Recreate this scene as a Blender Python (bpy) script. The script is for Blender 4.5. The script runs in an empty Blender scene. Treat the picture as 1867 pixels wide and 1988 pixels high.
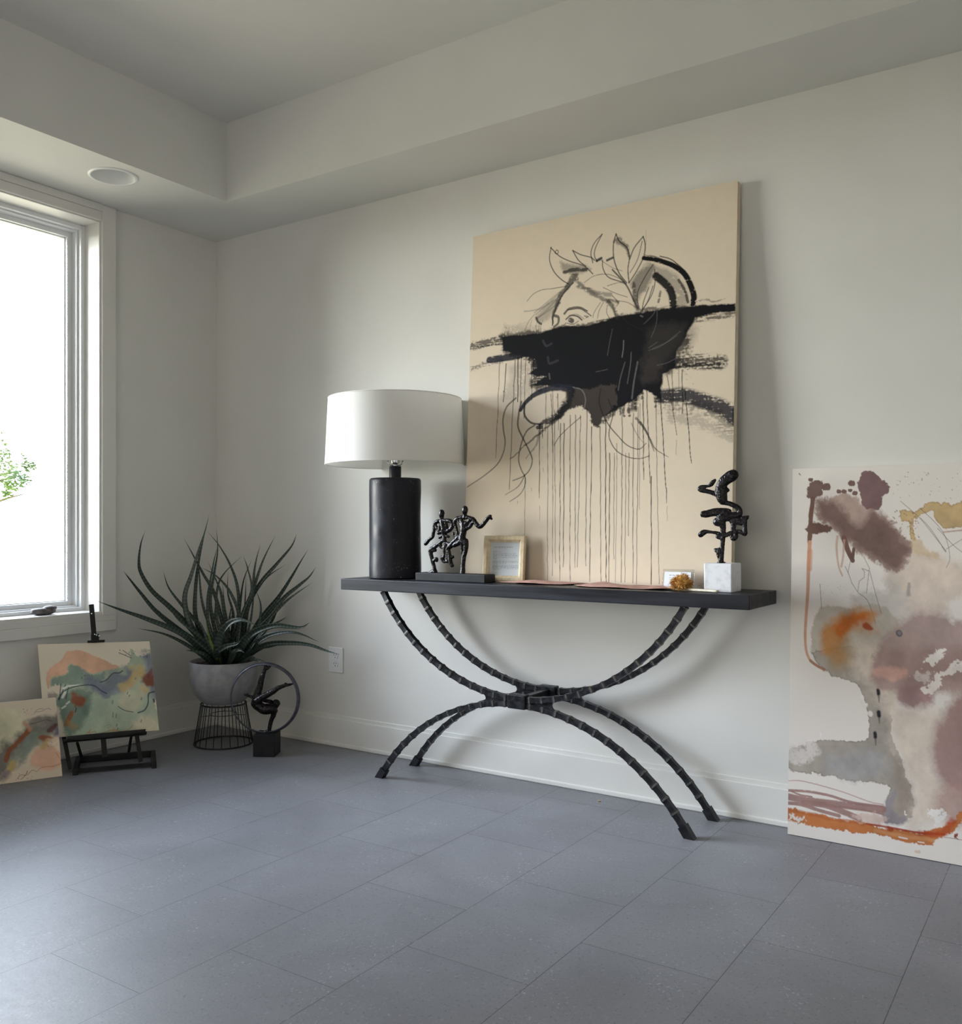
import bpy, bmesh, math, random
import numpy as np
from mathutils import Vector, Matrix, noise as mnoise

PI = math.pi
# ------------------------------------------------------------------ camera
S = bpy.context.scene
C = S.collection
CAM = np.array([3.6885, -3.1053, 1.0])
YAW = math.radians(33.75)
FPX, PX, PY = 1776.0, 933.5, 1022.0          # focal length and principal point of the 1867x1988 photograph
cam = bpy.data.cameras.new('camera')
cam.sensor_fit = 'VERTICAL'
cam.sensor_height = 36.0
cam.lens = FPX / 1988 * 36.0
cam.shift_y = (PY - 994.0) / 1988.0
cam.clip_start = 0.05
cam_ob = bpy.data.objects.new('camera', cam)
C.objects.link(cam_ob)
cam_ob.location = CAM
cam_ob.rotation_euler = (PI / 2, 0, YAW)
S.camera = cam_ob

# ------------------------------------------------------------------ exposure
S.view_settings.view_transform = 'Standard'
S.view_settings.look = 'None'
S.view_settings.exposure = 0.10
S.view_settings.gamma = 1.0
S.view_settings.use_curve_mapping = False
S.cycles.use_denoising = True
S.cycles.max_bounces = 10
S.cycles.diffuse_bounces = 7
S.cycles.sample_clamp_indirect = 6.0
S.cycles.caustics_reflective = False
S.cycles.caustics_refractive = False

# ------------------------------------------------------------------ sky and sunlit surroundings (world)
SKY, BRIGHT_LOW, BRIGHT_HIGH, GLARE, LAWN, SHADE, REAR = 19.0, 9.5, 29.0, 17.0, 6.0, 5.8, 2.3
w = bpy.data.worlds.new('daylight')
S.world = w
w.use_nodes = True
nt = w.node_tree
nt.nodes.clear()
def N(tree, typ, **kw):
    n = tree.nodes.new(typ)
    for k, v in kw.items():
        setattr(n, k, v)
    return n
def math_node(tree, op, a, b=None, clamp=False):
    n = N(tree, 'ShaderNodeMath', operation=op)
    n.use_clamp = clamp
    for i, v in enumerate((a, b)):
        if v is None: continue
        if isinstance(v, (int, float)): n.inputs[i].default_value = v
        else: tree.links.new(v, n.inputs[i])
    return n.outputs[0]
def smooth_range(tree, val, lo, hi):
    n = N(tree, 'ShaderNodeMapRange', interpolation_type='SMOOTHSTEP')
    n.inputs['From Min'].default_value = lo
    n.inputs['From Max'].default_value = hi
    tree.links.new(val, n.inputs['Value'])
    return n.outputs[0]
def mix_col(tree, fac, a, b):
    n = N(tree, 'ShaderNodeMix', data_type='RGBA')
    for sock, v in ((n.inputs[0], fac), (n.inputs[6], a), (n.inputs[7], b)):
        if isinstance(v, (int, float)): sock.default_value = v
        elif isinstance(v, tuple): sock.default_value = (*v[:3], 1)
        else: tree.links.new(v, sock)
    return n.outputs[2]
tc = N(nt, 'ShaderNodeTexCoord')
sep = N(nt, 'ShaderNodeSeparateXYZ')
nt.links.new(tc.outputs['Generated'], sep.inputs[0])
el = sep.outputs[2]                                         # sine of the elevation
az = math_node(nt, 'ARCTAN2', math_node(nt, 'MULTIPLY', sep.outputs[0], -1.0), math_node(nt, 'MULTIPLY', sep.outputs[1], -1.0))
# az: 0 along -Y, +pi/2 along -X (straight out of the window)
sky = mix_col(nt, smooth_range(nt, el, 0.0, 0.9), (SKY * .98, SKY * .99, SKY * 1.03), (SKY * .55, SKY * .66, SKY * .90))
lawn_near = smooth_range(nt, el, -0.36, -0.30)              # the house shades the ground close to it
ground = mix_col(nt, lawn_near, (SHADE * 1.04, SHADE * .97, SHADE * .78), (LAWN * 1.03, LAWN * .96, LAWN * .68))
def sector(mid, inner, outer):
    dlt = math_node(nt, 'ABSOLUTE', math_node(nt, 'SUBTRACT', az, math.radians(mid)))
    return math_node(nt, 'SUBTRACT', 1.0, smooth_range(nt, dlt, math.radians(inner), math.radians(outer)))
def plus(a_, b_, fac):                                       # a_ + fac * b_
    n = N(nt, 'ShaderNodeMix', data_type='RGBA', blend_type='ADD')
    nt.links.new(fac, n.inputs[0]); nt.links.new(a_, n.inputs[6]); n.inputs[7].default_value = (*b_, 1)
    return n.outputs[2]
hazy = sector(64, 14, 26)                                   # bright haze on one side of the sky
high = smooth_range(nt, el, 0.22, 0.34)
band_low = math_node(nt, 'MULTIPLY', hazy, math_node(nt, 'SUBTRACT', 1.0, high))
band_high = math_node(nt, 'MULTIPLY', math_node(nt, 'MULTIPLY', hazy, high), math_node(nt, 'SUBTRACT', 1.0, smooth_range(nt, el, 0.6, 0.8)))
sky = plus(sky, (BRIGHT_LOW * .97, BRIGHT_LOW * .99, BRIGHT_LOW * 1.05), band_low)
sky = plus(sky, (BRIGHT_HIGH * .90, BRIGHT_HIGH * .99, BRIGHT_HIGH * 1.18), band_high)
ground_or_sky = mix_col(nt, smooth_range(nt, el, -0.03, 0.0), ground, sky)
low = math_node(nt, 'MULTIPLY', smooth_range(nt, el, -0.06, -0.03), math_node(nt, 'SUBTRACT', 1.0, smooth_range(nt, el, 0.06, 0.12)))
final = plus(ground_or_sky, (GLARE * 1.02, GLARE * .98, GLARE * .84), math_node(nt, 'MULTIPLY', sector(60, 12, 24), low))
rear = smooth_range(nt, az, math.radians(40), math.radians(32))           # even fill light added behind the camera
final = mix_col(nt, rear, final, (REAR * 1.05, REAR, REAR * .88))
bg = N(nt, 'ShaderNodeBackground')
out = N(nt, 'ShaderNodeOutputWorld')
nt.links.new(final, bg.inputs[0])
nt.links.new(bg.outputs[0], out.inputs[0])
w.cycles.sampling_method = 'MANUAL'
w.cycles.sample_map_resolution = 1024

# the window opening lets the daylight in: a light portal (gives off nothing itself)
WY0, WY1, WZ0, WZ1 = -0.658, -2.05, 0.621, 2.357            # opening in the left wall
DX0, DX1, DZ1 = 1.3, 3.3, 2.2                                # unseen opening behind the camera, added to let in fill light
def portal(name, sx, sz, loc, rz):
    pl = bpy.data.lights.new(name, 'AREA')
    pl.shape = 'RECTANGLE'; pl.size, pl.size_y = sx, sz
    pl.cycles.is_portal = True
    po = bpy.data.objects.new(name, pl)
    po.location = loc; po.rotation_euler = (PI / 2, 0, rz)
    C.objects.link(po)
portal('window_daylight', abs(WY1 - WY0) + .1, WZ1 - WZ0 + .1, (-.235, (WY0 + WY1) / 2, (WZ0 + WZ1) / 2), -PI / 2)     # faces +X
portal('fill_opening_portal', DX1 - DX0, DZ1, ((DX0 + DX1) / 2, -5.30, DZ1 / 2), PI)                                        # faces +Y, portal of the added fill opening

# ------------------------------------------------------------------ helpers: photograph ray -> point on a real plane
F_ = np.array([-math.sin(YAW), math.cos(YAW), 0.0])
R_ = np.array([math.cos(YAW), math.sin(YAW), 0.0])
U_ = np.array([0.0, 0.0, 1.0])
def ray(x, y): return F_ + R_ * ((x - PX) / FPX) - U_ * ((y - PY) / FPX)
def at_z(x, y, z): r = ray(x, y); return CAM + r * ((z - CAM[2]) / r[2])
def at_y(x, y, Y): r = ray(x, y); return CAM + r * ((Y - CAM[1]) / r[1])
def at_x(x, y, X): r = ray(x, y); return CAM + r * ((X - CAM[0]) / r[0])
def at_d(x, y, d): return CAM + ray(x, y) * d
def at_plane(x, y, p, n):
    r = ray(x, y); return CAM + r * (np.dot(np.asarray(p) - CAM, n) / np.dot(r, n))

def lin(c):
    c = c / 255.0
    return c / 12.92 if c <= .04045 else ((c + .055) / 1.055) ** 2.4
def rgb(r, g, b): return (lin(r), lin(g), lin(b))

# ------------------------------------------------------------------ helpers: materials
def principled(name, color, rough=.5, metal=0.0, spec=.5):
    m = bpy.data.materials.new(name)
    m.use_nodes = True
    b = m.node_tree.nodes['Principled BSDF']
    b.inputs['Base Color'].default_value = (*color, 1)
    b.inputs['Roughness'].default_value = rough
    b.inputs['Metallic'].default_value = metal
    b.inputs['Specular IOR Level'].default_value = spec
    return m
def bsdf(m): return m.node_tree.nodes['Principled BSDF']
def add_noise(m, color_a, color_b, scale=10, detail=4, lo=.35, hi=.65, rough=None, stretch=(1, 1, 1), bump=0.0, bump_scale=None, bump_dist=.002):
    t = m.node_tree
    tcn = N(t, 'ShaderNodeTexCoord')
    mp = N(t, 'ShaderNodeMapping')
    mp.inputs['Scale'].default_value = stretch
    t.links.new(tcn.outputs['Object'], mp.inputs[0])
    nz = N(t, 'ShaderNodeTexNoise')
    nz.inputs['Scale'].default_value = scale
    nz.inputs['Detail'].default_value = detail
    t.links.new(mp.outputs[0], nz.inputs['Vector'])
    f = smooth_range(t, nz.outputs[0], lo, hi)
    t.links.new(mix_col(t, f, color_a, color_b), bsdf(m).inputs['Base Color'])
    if rough:
        mr = N(t, 'ShaderNodeMapRange')
        mr.inputs['To Min'].default_value, mr.inputs['To Max'].default_value = rough
        t.links.new(f, mr.inputs['Value'])
        t.links.new(mr.outputs[0], bsdf(m).inputs['Roughness'])
    if bump:
        nb = N(t, 'ShaderNodeTexNoise')
        nb.inputs['Scale'].default_value = bump_scale or scale
        nb.inputs['Detail'].default_value = 3
        t.links.new(mp.outputs[0], nb.inputs['Vector'])
        bp = N(t, 'ShaderNodeBump')
        bp.inputs['Strength'].default_value = bump
        bp.inputs['Distance'].default_value = bump_dist
        t.links.new(nb.outputs[0], bp.inputs['Height'])
        t.links.new(bp.outputs[0], bsdf(m).inputs['Normal'])
    return m

M = {}
M['wall'] = add_noise(principled('wall_paint', rgb(213, 211, 206), .7, spec=.25), rgb(214, 212, 207), rgb(211, 209, 204), 3, bump=.15, bump_scale=220, bump_dist=.0006)
M['ceiling'] = add_noise(principled('ceiling_paint', rgb(212, 211, 207), .8, spec=.2), rgb(213, 212, 208), rgb(210, 209, 205), 3, bump=.15, bump_scale=200, bump_dist=.0006)
M['trim'] = add_noise(principled('trim_paint', rgb(216, 214, 209), .4), rgb(217, 215, 210), rgb(214, 212, 207), 5)
M['vinyl'] = add_noise(principled('white_vinyl', rgb(226, 227, 228), .35), rgb(227, 228, 229), rgb(223, 224, 225), 6)
M['white_plastic'] = add_noise(principled('white_plastic', rgb(225, 225, 225), .35), rgb(226, 226, 226), rgb(222, 222, 222), 20)
M['dark_slot'] = principled('dark_slot', rgb(28, 28, 28), .6)
M['exterior'] = add_noise(principled('exterior_render', rgb(90, 88, 84), .9), rgb(92, 90, 86), rgb(82, 80, 76), 4)
M['black_wood'] = add_noise(principled('black_stained_wood', rgb(30, 32, 39), .42, spec=.22), rgb(25, 26, 31), rgb(38, 40, 48), 9, 6, .3, .75, (.36, .5), (.35, 3, 6), .25, 40, .001)
M['iron'] = add_noise(principled('black_iron', rgb(30, 31, 36), .38, .25, spec=.35), rgb(20, 21, 25), rgb(32, 33, 38), 60, 4, .35, .7, (.3, .5), bump=.3, bump_scale=160, bump_dist=.001)
M['iron_glint'] = add_noise(principled('iron_ridge_highlight', rgb(92, 90, 86), .35, .6), rgb(104, 101, 96), rgb(66, 65, 63), 80)  # paler iron standing in for highlights on the hammered ridges
M['bronze'] = add_noise(principled('black_bronze', rgb(28, 25, 28), .32, .55), rgb(17, 15, 18), rgb(36, 31, 33), 90, 4, .4, .75, (.22, .42), bump=.6, bump_scale=170, bump_dist=.002)
M['lamp_black'] = add_noise(principled('dark_ceramic', rgb(26, 27, 35), .42, spec=.22), rgb(22, 23, 30), rgb(33, 34, 43), 14, 6, .35, .7, (.34, .5), bump=.3, bump_scale=30, bump_dist=.002)
def flecks(m, color, bands):
    """pale flecks of wear gathered in a few uneven bands of height"""
    t = m.node_tree
    tcn = N(t, 'ShaderNodeTexCoord'); sp_ = N(t, 'ShaderNodeSeparateXYZ'); t.links.new(tcn.outputs['Object'], sp_.inputs[0])
    def tn(sc, d=4):
        n = N(t, 'ShaderNodeTexNoise'); n.inputs['Scale'].default_value = sc; n.inputs['Detail'].default_value = d
        t.links.new(tcn.outputs['Object'], n.inputs['Vector']); return n.outputs[0]
    z = math_node(t, 'ADD', sp_.outputs[2], math_node(t, 'MULTIPLY', math_node(t, 'SUBTRACT', tn(12, 2), .5), .04))
    acc = None
    for zc, hw_ in bands:
        q = math_node(t, 'SUBTRACT', 1.0, smooth_range(t, math_node(t, 'ABSOLUTE', math_node(t, 'SUBTRACT', z, zc)), hw_ * .3, hw_))
        acc = q if acc is None else math_node(t, 'MAXIMUM', acc, q)
    sp2 = math_node(t, 'MULTIPLY', smooth_range(t, tn(150, 3), .60, .68), smooth_range(t, tn(16, 2), .5, .62))
    f = math_node(t, 'MULTIPLY', math_node(t, 'MULTIPLY', acc, sp2), .55)
    old = bsdf(m).inputs['Base Color'].links[0].from_socket
    t.links.new(mix_col(t, f, old, color), bsdf(m).inputs['Base Color'])
flecks(M['lamp_black'], rgb(150, 146, 140), ((.395, .016), (.355, .006), (.29, .02), (.235, .03), (.16, .03), (.06, .03), (.012, .012)))
M['chrome'] = add_noise(principled('chrome', rgb(200, 200, 200), .15, 1.0), rgb(205, 205, 205), rgb(190, 190, 190), 30)
M['black_block'] = add_noise(principled('black_block', rgb(26, 27, 32), .5, spec=.22), rgb(17, 18, 22), rgb(25, 26, 31), 30, bump=.2, bump_scale=120, bump_dist=.001)
M['wire'] = add_noise(principled('black_wire', rgb(24, 24, 26), .45, .3), rgb(22, 22, 24), rgb(30, 30, 32), 40)
M['ring_metal'] = add_noise(principled('grey_ring_metal', rgb(74, 74, 84), .45, .6), rgb(70, 70, 80), rgb(86, 86, 95), 40)
M['easel'] = add_noise(principled('easel_black_wood', rgb(40, 39, 40), .5, spec=.22), rgb(26, 25, 26), rgb(37, 36, 37), 12, 4, .3, .7, (.4, .55), (1, 1, .3))
M['concrete'] = add_noise(principled('pot_concrete', rgb(150, 149, 152), .6), rgb(130, 129, 133), rgb(148, 147, 150), 22, 6, .35, .65, (.5, .65), bump=.2, bump_scale=70, bump_dist=.001)
M['soil'] = add_noise(principled('soil', rgb(38, 30, 24), .95), rgb(25, 20, 17), rgb(70, 58, 46), 70, 5, .4, .7, bump=1.0, bump_scale=90, bump_dist=.008)
M['stone'] = add_noise(principled('dark_stone', rgb(74, 68, 68), .6), rgb(62, 57, 58), rgb(96, 88, 86), 22, 6, .3, .7, bump=.3, bump_scale=50)
M['marble'] = add_noise(principled('white_marble', rgb(224, 225, 230), .3), rgb(229, 230, 235), rgb(208, 210, 216), 40, 8, .45, .75, bump=.1, bump_scale=60, bump_dist=.001)
M['canvas_edge'] = add_noise(principled('canvas_edge', rgb(214, 200, 178), .85, spec=.2), rgb(216, 202, 180), rgb(208, 194, 172), 40)
M['canvas_white'] = add_noise(principled('canvas_white_edge', rgb(228, 226, 222), .8, spec=.2), rgb(230, 228, 224), rgb(222, 220, 216), 40)
M['pale_wood'] = add_noise(principled('pale_wood', rgb(206, 182, 146), .5), rgb(206, 186, 152), rgb(226, 208, 178), 30, 5, .3, .7, (.45, .6), (2.5, 2.5, 2.0))
M['paper_brown'] = add_noise(principled('brown_paper', rgb(168, 122, 108), .85, spec=.2), rgb(168, 130, 118), rgb(184, 148, 136), 30, 5)
M['paper_dark'] = add_noise(principled('scorched_paper_edge', rgb(66, 40, 38), .85, spec=.2), rgb(50, 30, 30), rgb(90, 58, 52), 60, 5)
M['bristle'] = add_noise(principled('golden_fibre', rgb(178, 128, 52), .6), rgb(160, 108, 42), rgb(222, 178, 96), 60, 3)
M['brush_wood'] = add_noise(principled('whitewashed_handle', rgb(222, 214, 196), .5), rgb(226, 219, 202), rgb(206, 196, 176), 50, 4, stretch=(1, 8, 1))
M['bark'] = add_noise(principled('tree_bark', rgb(110, 92, 74), .9), rgb(90, 76, 60), rgb(130, 112, 92), 6)
M['tree_leaf'] = add_noise(principled('tree_leaf', rgb(96, 128, 70), .7), rgb(80, 116, 66), rgb(140, 158, 84), 1.4)
M['fence'] = add_noise(principled('pale_fence', rgb(196, 190, 184), .8), rgb(200, 194, 188), rgb(186, 180, 174), 3)
M['grass'] = add_noise(principled('lawn', rgb(110, 132, 70), .95), rgb(96, 122, 60), rgb(140, 150, 84), 2)
M['chip'] = add_noise(principled('wood_chip', rgb(206, 176, 140), .8), rgb(206, 176, 140), rgb(180, 150, 116), 200)

# lampshade: thin white fabric that lets some light through
m = principled('white_linen_shade', rgb(246, 245, 243), .85, spec=.15)
t = m.node_tree
tcn = N(t, 'ShaderNodeTexCoord')
wv = N(t, 'ShaderNodeTexNoise'); wv.inputs['Scale'].default_value = 300
t.links.new(tcn.outputs['Object'], wv.inputs['Vector'])
bp = N(t, 'ShaderNodeBump'); bp.inputs['Strength'].default_value = .12; bp.inputs['Distance'].default_value = .0008
t.links.new(wv.outputs[0], bp.inputs['Height'])
t.links.new(bp.outputs[0], bsdf(m).inputs['Normal'])
tr = N(t, 'ShaderNodeBsdfTranslucent'); tr.inputs[0].default_value = (.85, .84, .80, 1)
mx = N(t, 'ShaderNodeMixShader'); mx.inputs[0].default_value = .32
o = t.nodes['Material Output']
t.links.new(bsdf(m).outputs[0], mx.inputs[1]); t.links.new(tr.outputs[0], mx.inputs[2]); t.links.new(mx.outputs[0], o.inputs[0])
M['shade'] = m

# window glass and the clear card holder
def glassy(name, tint, refl):
    m = bpy.data.materials.new(name); m.use_nodes = True
    t = m.node_tree; t.nodes.remove(bsdf(m))
    a = N(t, 'ShaderNodeBsdfTransparent'); a.inputs[0].default_value = (*tint, 1)
    g = N(t, 'ShaderNodeBsdfGlossy'); g.inputs['Roughness'].default_value = .02
    fr = N(t, 'ShaderNodeFresnel'); fr.inputs[0].default_value = 1.45
    k = math_node(t, 'MULTIPLY', fr.outputs[0], refl)
    mx = N(t, 'ShaderNodeMixShader')
    t.links.new(k, mx.inputs[0]); t.links.new(a.outputs[0], mx.inputs[1]); t.links.new(g.outputs[0], mx.inputs[2])
    t.links.new(mx.outputs[0], t.nodes['Material Output'].inputs[0])
    return m
M['glass'] = glassy('window_glass', (.96, .98, .97), .8)
M['acrylic'] = glassy('clear_acrylic', (.93, .94, .94), .9)

# plant leaves: dark green with paler cross bands
def leaf_mat(name, dark, pale, freq):
    m = principled(name, dark, .38)
    t = m.node_tree
    uv = N(t, 'ShaderNodeUVMap')
    sp = N(t, 'ShaderNodeSeparateXYZ'); t.links.new(uv.outputs[0], sp.inputs[0])
    nz = N(t, 'ShaderNodeTexNoise'); nz.inputs['Scale'].default_value = 30
    t.links.new(uv.outputs[0], nz.inputs['Vector'])
    ph = math_node(t, 'ADD', math_node(t, 'MULTIPLY', sp.outputs[1], freq), math_node(t, 'MULTIPLY', nz.outputs[0], 5.0))
    s = math_node(t, 'SINE', ph)
    band = math_node(t, 'MULTIPLY', smooth_range(t, s, .2, .95), .34)
    t.links.new(mix_col(t, band, dark, pale), bsdf(m).inputs['Base Color'])
    return m
M['leaf'] = leaf_mat('plant_leaf', rgb(32, 46, 38), rgb(96, 114, 98), 380)
M['leaf_young'] = leaf_mat('plant_leaf_young', rgb(92, 112, 44), rgb(128, 146, 76), 200)

# floor: grey stone tiles 33.6 x 49.2 cm, half bond, thin dark joints
m = principled('grey_floor_tile', rgb(118, 119, 124), .4)
t = m.node_tree
geo = N(t, 'ShaderNodeNewGeometry')
sp = N(t, 'ShaderNodeSeparateXYZ'); t.links.new(geo.outputs['Position'], sp.inputs[0])
cb = N(t, 'ShaderNodeCombineXYZ')
t.links.new(math_node(t, 'ADD', sp.outputs[1], .898 + .492 * 20), cb.inputs[0])
t.links.new(math_node(t, 'ADD', sp.outputs[0], -.651 + .336 * 4), cb.inputs[1])
bk = N(t, 'ShaderNodeTexBrick')
t.links.new(cb.outputs[0], bk.inputs['Vector'])
bk.offset = .5; bk.offset_frequency = 2; bk.squash = 1.0
bk.inputs['Scale'].default_value = 1.0
bk.inputs['Mortar Size'].default_value = .0011
bk.inputs['Mortar Smooth'].default_value = .3
bk.inputs['Brick Width'].default_value = .492
bk.inputs['Row Height'].default_value = .336
bk.inputs['Color1'].default_value = (*rgb(114, 114, 119), 1)
bk.inputs['Color2'].default_value = (*rgb(118, 118, 122), 1)
bk.inputs['Mortar'].default_value = (*rgb(66, 66, 69), 1)
def tex_noise(scale, detail=4, dist=0.0, stretch=None):
    n = N(t, 'ShaderNodeTexNoise'); n.inputs['Scale'].default_value = scale; n.inputs['Detail'].default_value = detail
    n.inputs['Distortion'].default_value = dist
    if stretch:
        mp = N(t, 'ShaderNodeMapping'); mp.inputs['Scale'].default_value = stretch
        t.links.new(geo.outputs['Position'], mp.inputs[0]); t.links.new(mp.outputs[0], n.inputs['Vector'])
    else:
        t.links.new(geo.outputs['Position'], n.inputs['Vector'])
    return n.outputs[0]
col = bk.outputs['Color']
cloud = tex_noise(3.2, 5, .6)
mul = N(t, 'ShaderNodeMix', data_type='RGBA', blend_type='MULTIPLY'); mul.inputs[0].default_value = 1.0
mrg = N(t, 'ShaderNodeMapRange'); mrg.inputs['From Min'].default_value = .3; mrg.inputs['From Max'].default_value = .7
mrg.inputs['To Min'].default_value = .86; mrg.inputs['To Max'].default_value = 1.09
t.links.new(cloud, mrg.inputs['Value'])
t.links.new(col, mul.inputs[6]); t.links.new(mrg.outputs[0], mul.inputs[7])
col = mul.outputs[2]
patch = smooth_range(t, tex_noise(5.0, 3, .8), .48, .66)
fine = tex_noise(125, 3, .4, (1.0, .7, 1))
pale = math_node(t, 'MULTIPLY', smooth_range(t, fine, .60, .68), math_node(t, 'ADD', math_node(t, 'MULTIPLY', patch, .38), .13))
col = mix_col(t, pale, col, rgb(172, 172, 175))
darkf = math_node(t, 'MULTIPLY', smooth_range(t, tex_noise(150, 3, .4), .60, .69), .6)
col = mix_col(t, darkf, col, rgb(70, 70, 73))
t.links.new(col, bsdf(m).inputs['Base Color'])
rr = N(t, 'ShaderNodeMapRange'); rr.inputs['To Min'].default_value = .42; rr.inputs['To Max'].default_value = .54
bsdf(m).inputs['Specular IOR Level'].default_value = .8
t.links.new(tex_noise(40, 4), rr.inputs['Value'])
t.links.new(rr.outputs[0], bsdf(m).inputs['Roughness'])
bp = N(t, 'ShaderNodeBump'); bp.inputs['Strength'].default_value = .5; bp.inputs['Distance'].default_value = .0012
hgt = math_node(t, 'SUBTRACT', math_node(t, 'MULTIPLY', tex_noise(140, 4), .35), bk.outputs['Fac'])
t.links.new(hgt, bp.inputs['Height'])
t.links.new(bp.outputs[0], bsdf(m).inputs['Normal'])
M['floor'] = m

# painted surfaces read the colour laid down in paint(...) below
def paint_mat(name, rough=.75, weave=True):
    m = principled(name, (1, 1, 1), rough, spec=.12)
    t = m.node_tree
    a = N(t, 'ShaderNodeAttribute'); a.attribute_name = 'paint'
    t.links.new(a.outputs['Color'], bsdf(m).inputs['Base Color'])
    if weave:
        tcn = N(t, 'ShaderNodeTexCoord')
        wv = N(t, 'ShaderNodeTexNoise'); wv.inputs['Scale'].default_value = 420
        t.links.new(tcn.outputs['Object'], wv.inputs['Vector'])
        bp = N(t, 'ShaderNodeBump'); bp.inputs['Strength'].default_value = .2; bp.inputs['Distance'].default_value = .0006
        t.links.new(wv.outputs[0], bp.inputs['Height']); t.links.new(bp.outputs[0], bsdf(m).inputs['Normal'])
    return m
M['paint'] = paint_mat('painted_canvas')
M['print'] = paint_mat('printed_paper', .6, False)

# ------------------------------------------------------------------ helpers: meshes and objects
def link(name, me, parent=None):
    o = bpy.data.objects.new(name, me)
    C.objects.link(o)
    if parent is not None:
        me.transform(parent['_mi'] if False else ROOTS[parent.name].inverted())
        o.parent = parent
    return o
ROOTS = {}
def thing(name, label, cat, loc=(0, 0, 0), rotz=0.0, group=None):
    o = bpy.data.objects.new(name, None)
    o.empty_display_size = .05
    C.objects.link(o)
    o.location = loc; o.rotation_euler = (0, 0, rotz)
    o['label'] = label; o['category'] = cat
    if group: o['group'] = group
    ROOTS[o.name] = Matrix.Translation(Vector(loc)) @ Matrix.Rotation(rotz, 4, 'Z')
    return o
def sub_of(o, top):                      # lets o (a part of top) carry sub-parts of its own
    ROOTS[o.name] = ROOTS[top.name]
    return o
def tag(o, label, cat, group=None, kind=None):
    o['label'] = label; o['category'] = cat
    if group: o['group'] = group
    if kind: o['kind'] = kind
    return o
def obj(name, bm, mat, parent=None, smooth=False, label=None):
    me = bpy.data.meshes.new(name)
    bmesh.ops.recalc_face_normals(bm, faces=bm.faces[:])
    bm.to_mesh(me); bm.free()
    for mm in (mat if isinstance(mat, (list, tuple)) else [mat]): me.materials.append(mm)
    if smooth:
        for p in me.polygons: p.use_smooth = True
    o = link(name, me, parent)
    if smooth == 'auto':
        md = o.modifiers.new('edges', 'EDGE_SPLIT'); md.split_angle = math.radians(35)
    if label: o['label'] = label
    return o
def struct(name, bm, mat, parent=None, **kw):
    o = obj(name, bm, mat, parent, **kw)
    if parent is None: o['kind'] = 'structure'
    return o
def merge(bm, part, mat_index=0):
    me = bpy.data.meshes.new('tmp'); part.to_mesh(me); part.free()
    n0 = len(bm.faces)
    bm.from_mesh(me); bpy.data.meshes.remove(me)
    bm.faces.ensure_lookup_table()
    for f in bm.faces[n0:]: f.material_index = mat_index
    return bm
def box(bm, lo, hi, bev=0.0, mtx=None, mi=0, seg=2):
    b = bmesh.new()
    bmesh.ops.create_cube(b, size=1)
    lo, hi = Vector(lo), Vector(hi)
    for v in b.verts:
        v.co = Vector([(lo[i] + hi[i]) / 2 + v.co[i] * (hi[i] - lo[i]) for i in range(3)])
    if bev:
        bmesh.ops.bevel(b, geom=b.edges[:], offset=bev, segments=seg, profile=.5, affect='EDGES')
    if mtx is not None: bmesh.ops.transform(b, matrix=mtx, verts=b.verts)
    return merge(bm, b, mi)
def catmull(pts, n=6):
    P = [np.asarray(p, float) for p in pts]
    if len(P) < 3:
        return [P[0] + (P[1] - P[0]) * (k / n) for k in range(n + 1)]
    P = [2 * P[0] - P[1]] + P + [2 * P[-1] - P[-2]]
    out = []
    for i in range(1, len(P) - 2):
        a, b, c, d = P[i - 1:i + 3]
        for k in range(n):
            s = k / n
            out.append(.5 * (2 * b + (c - a) * s + (2 * a - 5 * b + 4 * c - d) * s * s + (3 * b - a - 3 * c + d) * s ** 3))
    out.append(P[-2])
    return out
def tube(bm, pts, rad, seg=8, closed=False, mi=0, section=None):
    P = [Vector(p) for p in pts]
    n = len(P)
    if not isinstance(rad, (list, tuple, np.ndarray)): rad = [rad] * n
    rings = []
    up = None
    for i in range(n):
        a = P[(i - 1) % n] if (closed or i > 0) else P[i]
        b = P[(i + 1) % n] if (closed or i < n - 1) else P[i]
        tg = (b - a).normalized()
        if up is None:
            up = Vector((0, 0, 1)) if abs(tg.z) < .9 else Vector((1, 0, 0))
        sd = tg.cross(up).normalized()
        up = sd.cross(tg).normalized()
        ring = []
        for k in range(seg):
            th = 2 * PI * k / seg
            x, y = (math.cos(th), math.sin(th)) if section is None else section[k]
            ring.append(bm.verts.new(P[i] + (sd * x + up * y) * float(rad[i])))
        rings.append(ring)
    m = n if closed else n - 1
    for i in range(m):
        r0, r1 = rings[i], rings[(i + 1) % n]
        for k in range(seg):
            f = bm.faces.new((r0[k], r0[(k + 1) % seg], r1[(k + 1) % seg], r1[k])); f.material_index = mi
    if not closed:
        bm.faces.new(rings[0][::-1]).material_index = mi
        bm.faces.new(rings[-1]).material_index = mi
    return bm
def lathe(bm, prof, seg=48, center=(0, 0, 0), cap=True, mi=0, wob=None):
    rings = []
    for r, z in prof:
        rings.append([bm.verts.new((center[0] + (r + (wob(th, z) if wob else 0)) * math.cos(th), center[1] + (r + (wob(th, z) if wob else 0)) * math.sin(th), center[2] + z))
                      for th in (2 * PI * k / seg for k in range(seg))])
    for a, b in zip(rings[:-1], rings[1:]):
        for k in range(seg):
            bm.faces.new((a[k], a[(k + 1) % seg], b[(k + 1) % seg], b[k])).material_index = mi
    if cap:
        bm.faces.new(rings[0][::-1]).material_index = mi
        bm.faces.new(rings[-1]).material_index = mi
    return bm
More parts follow.
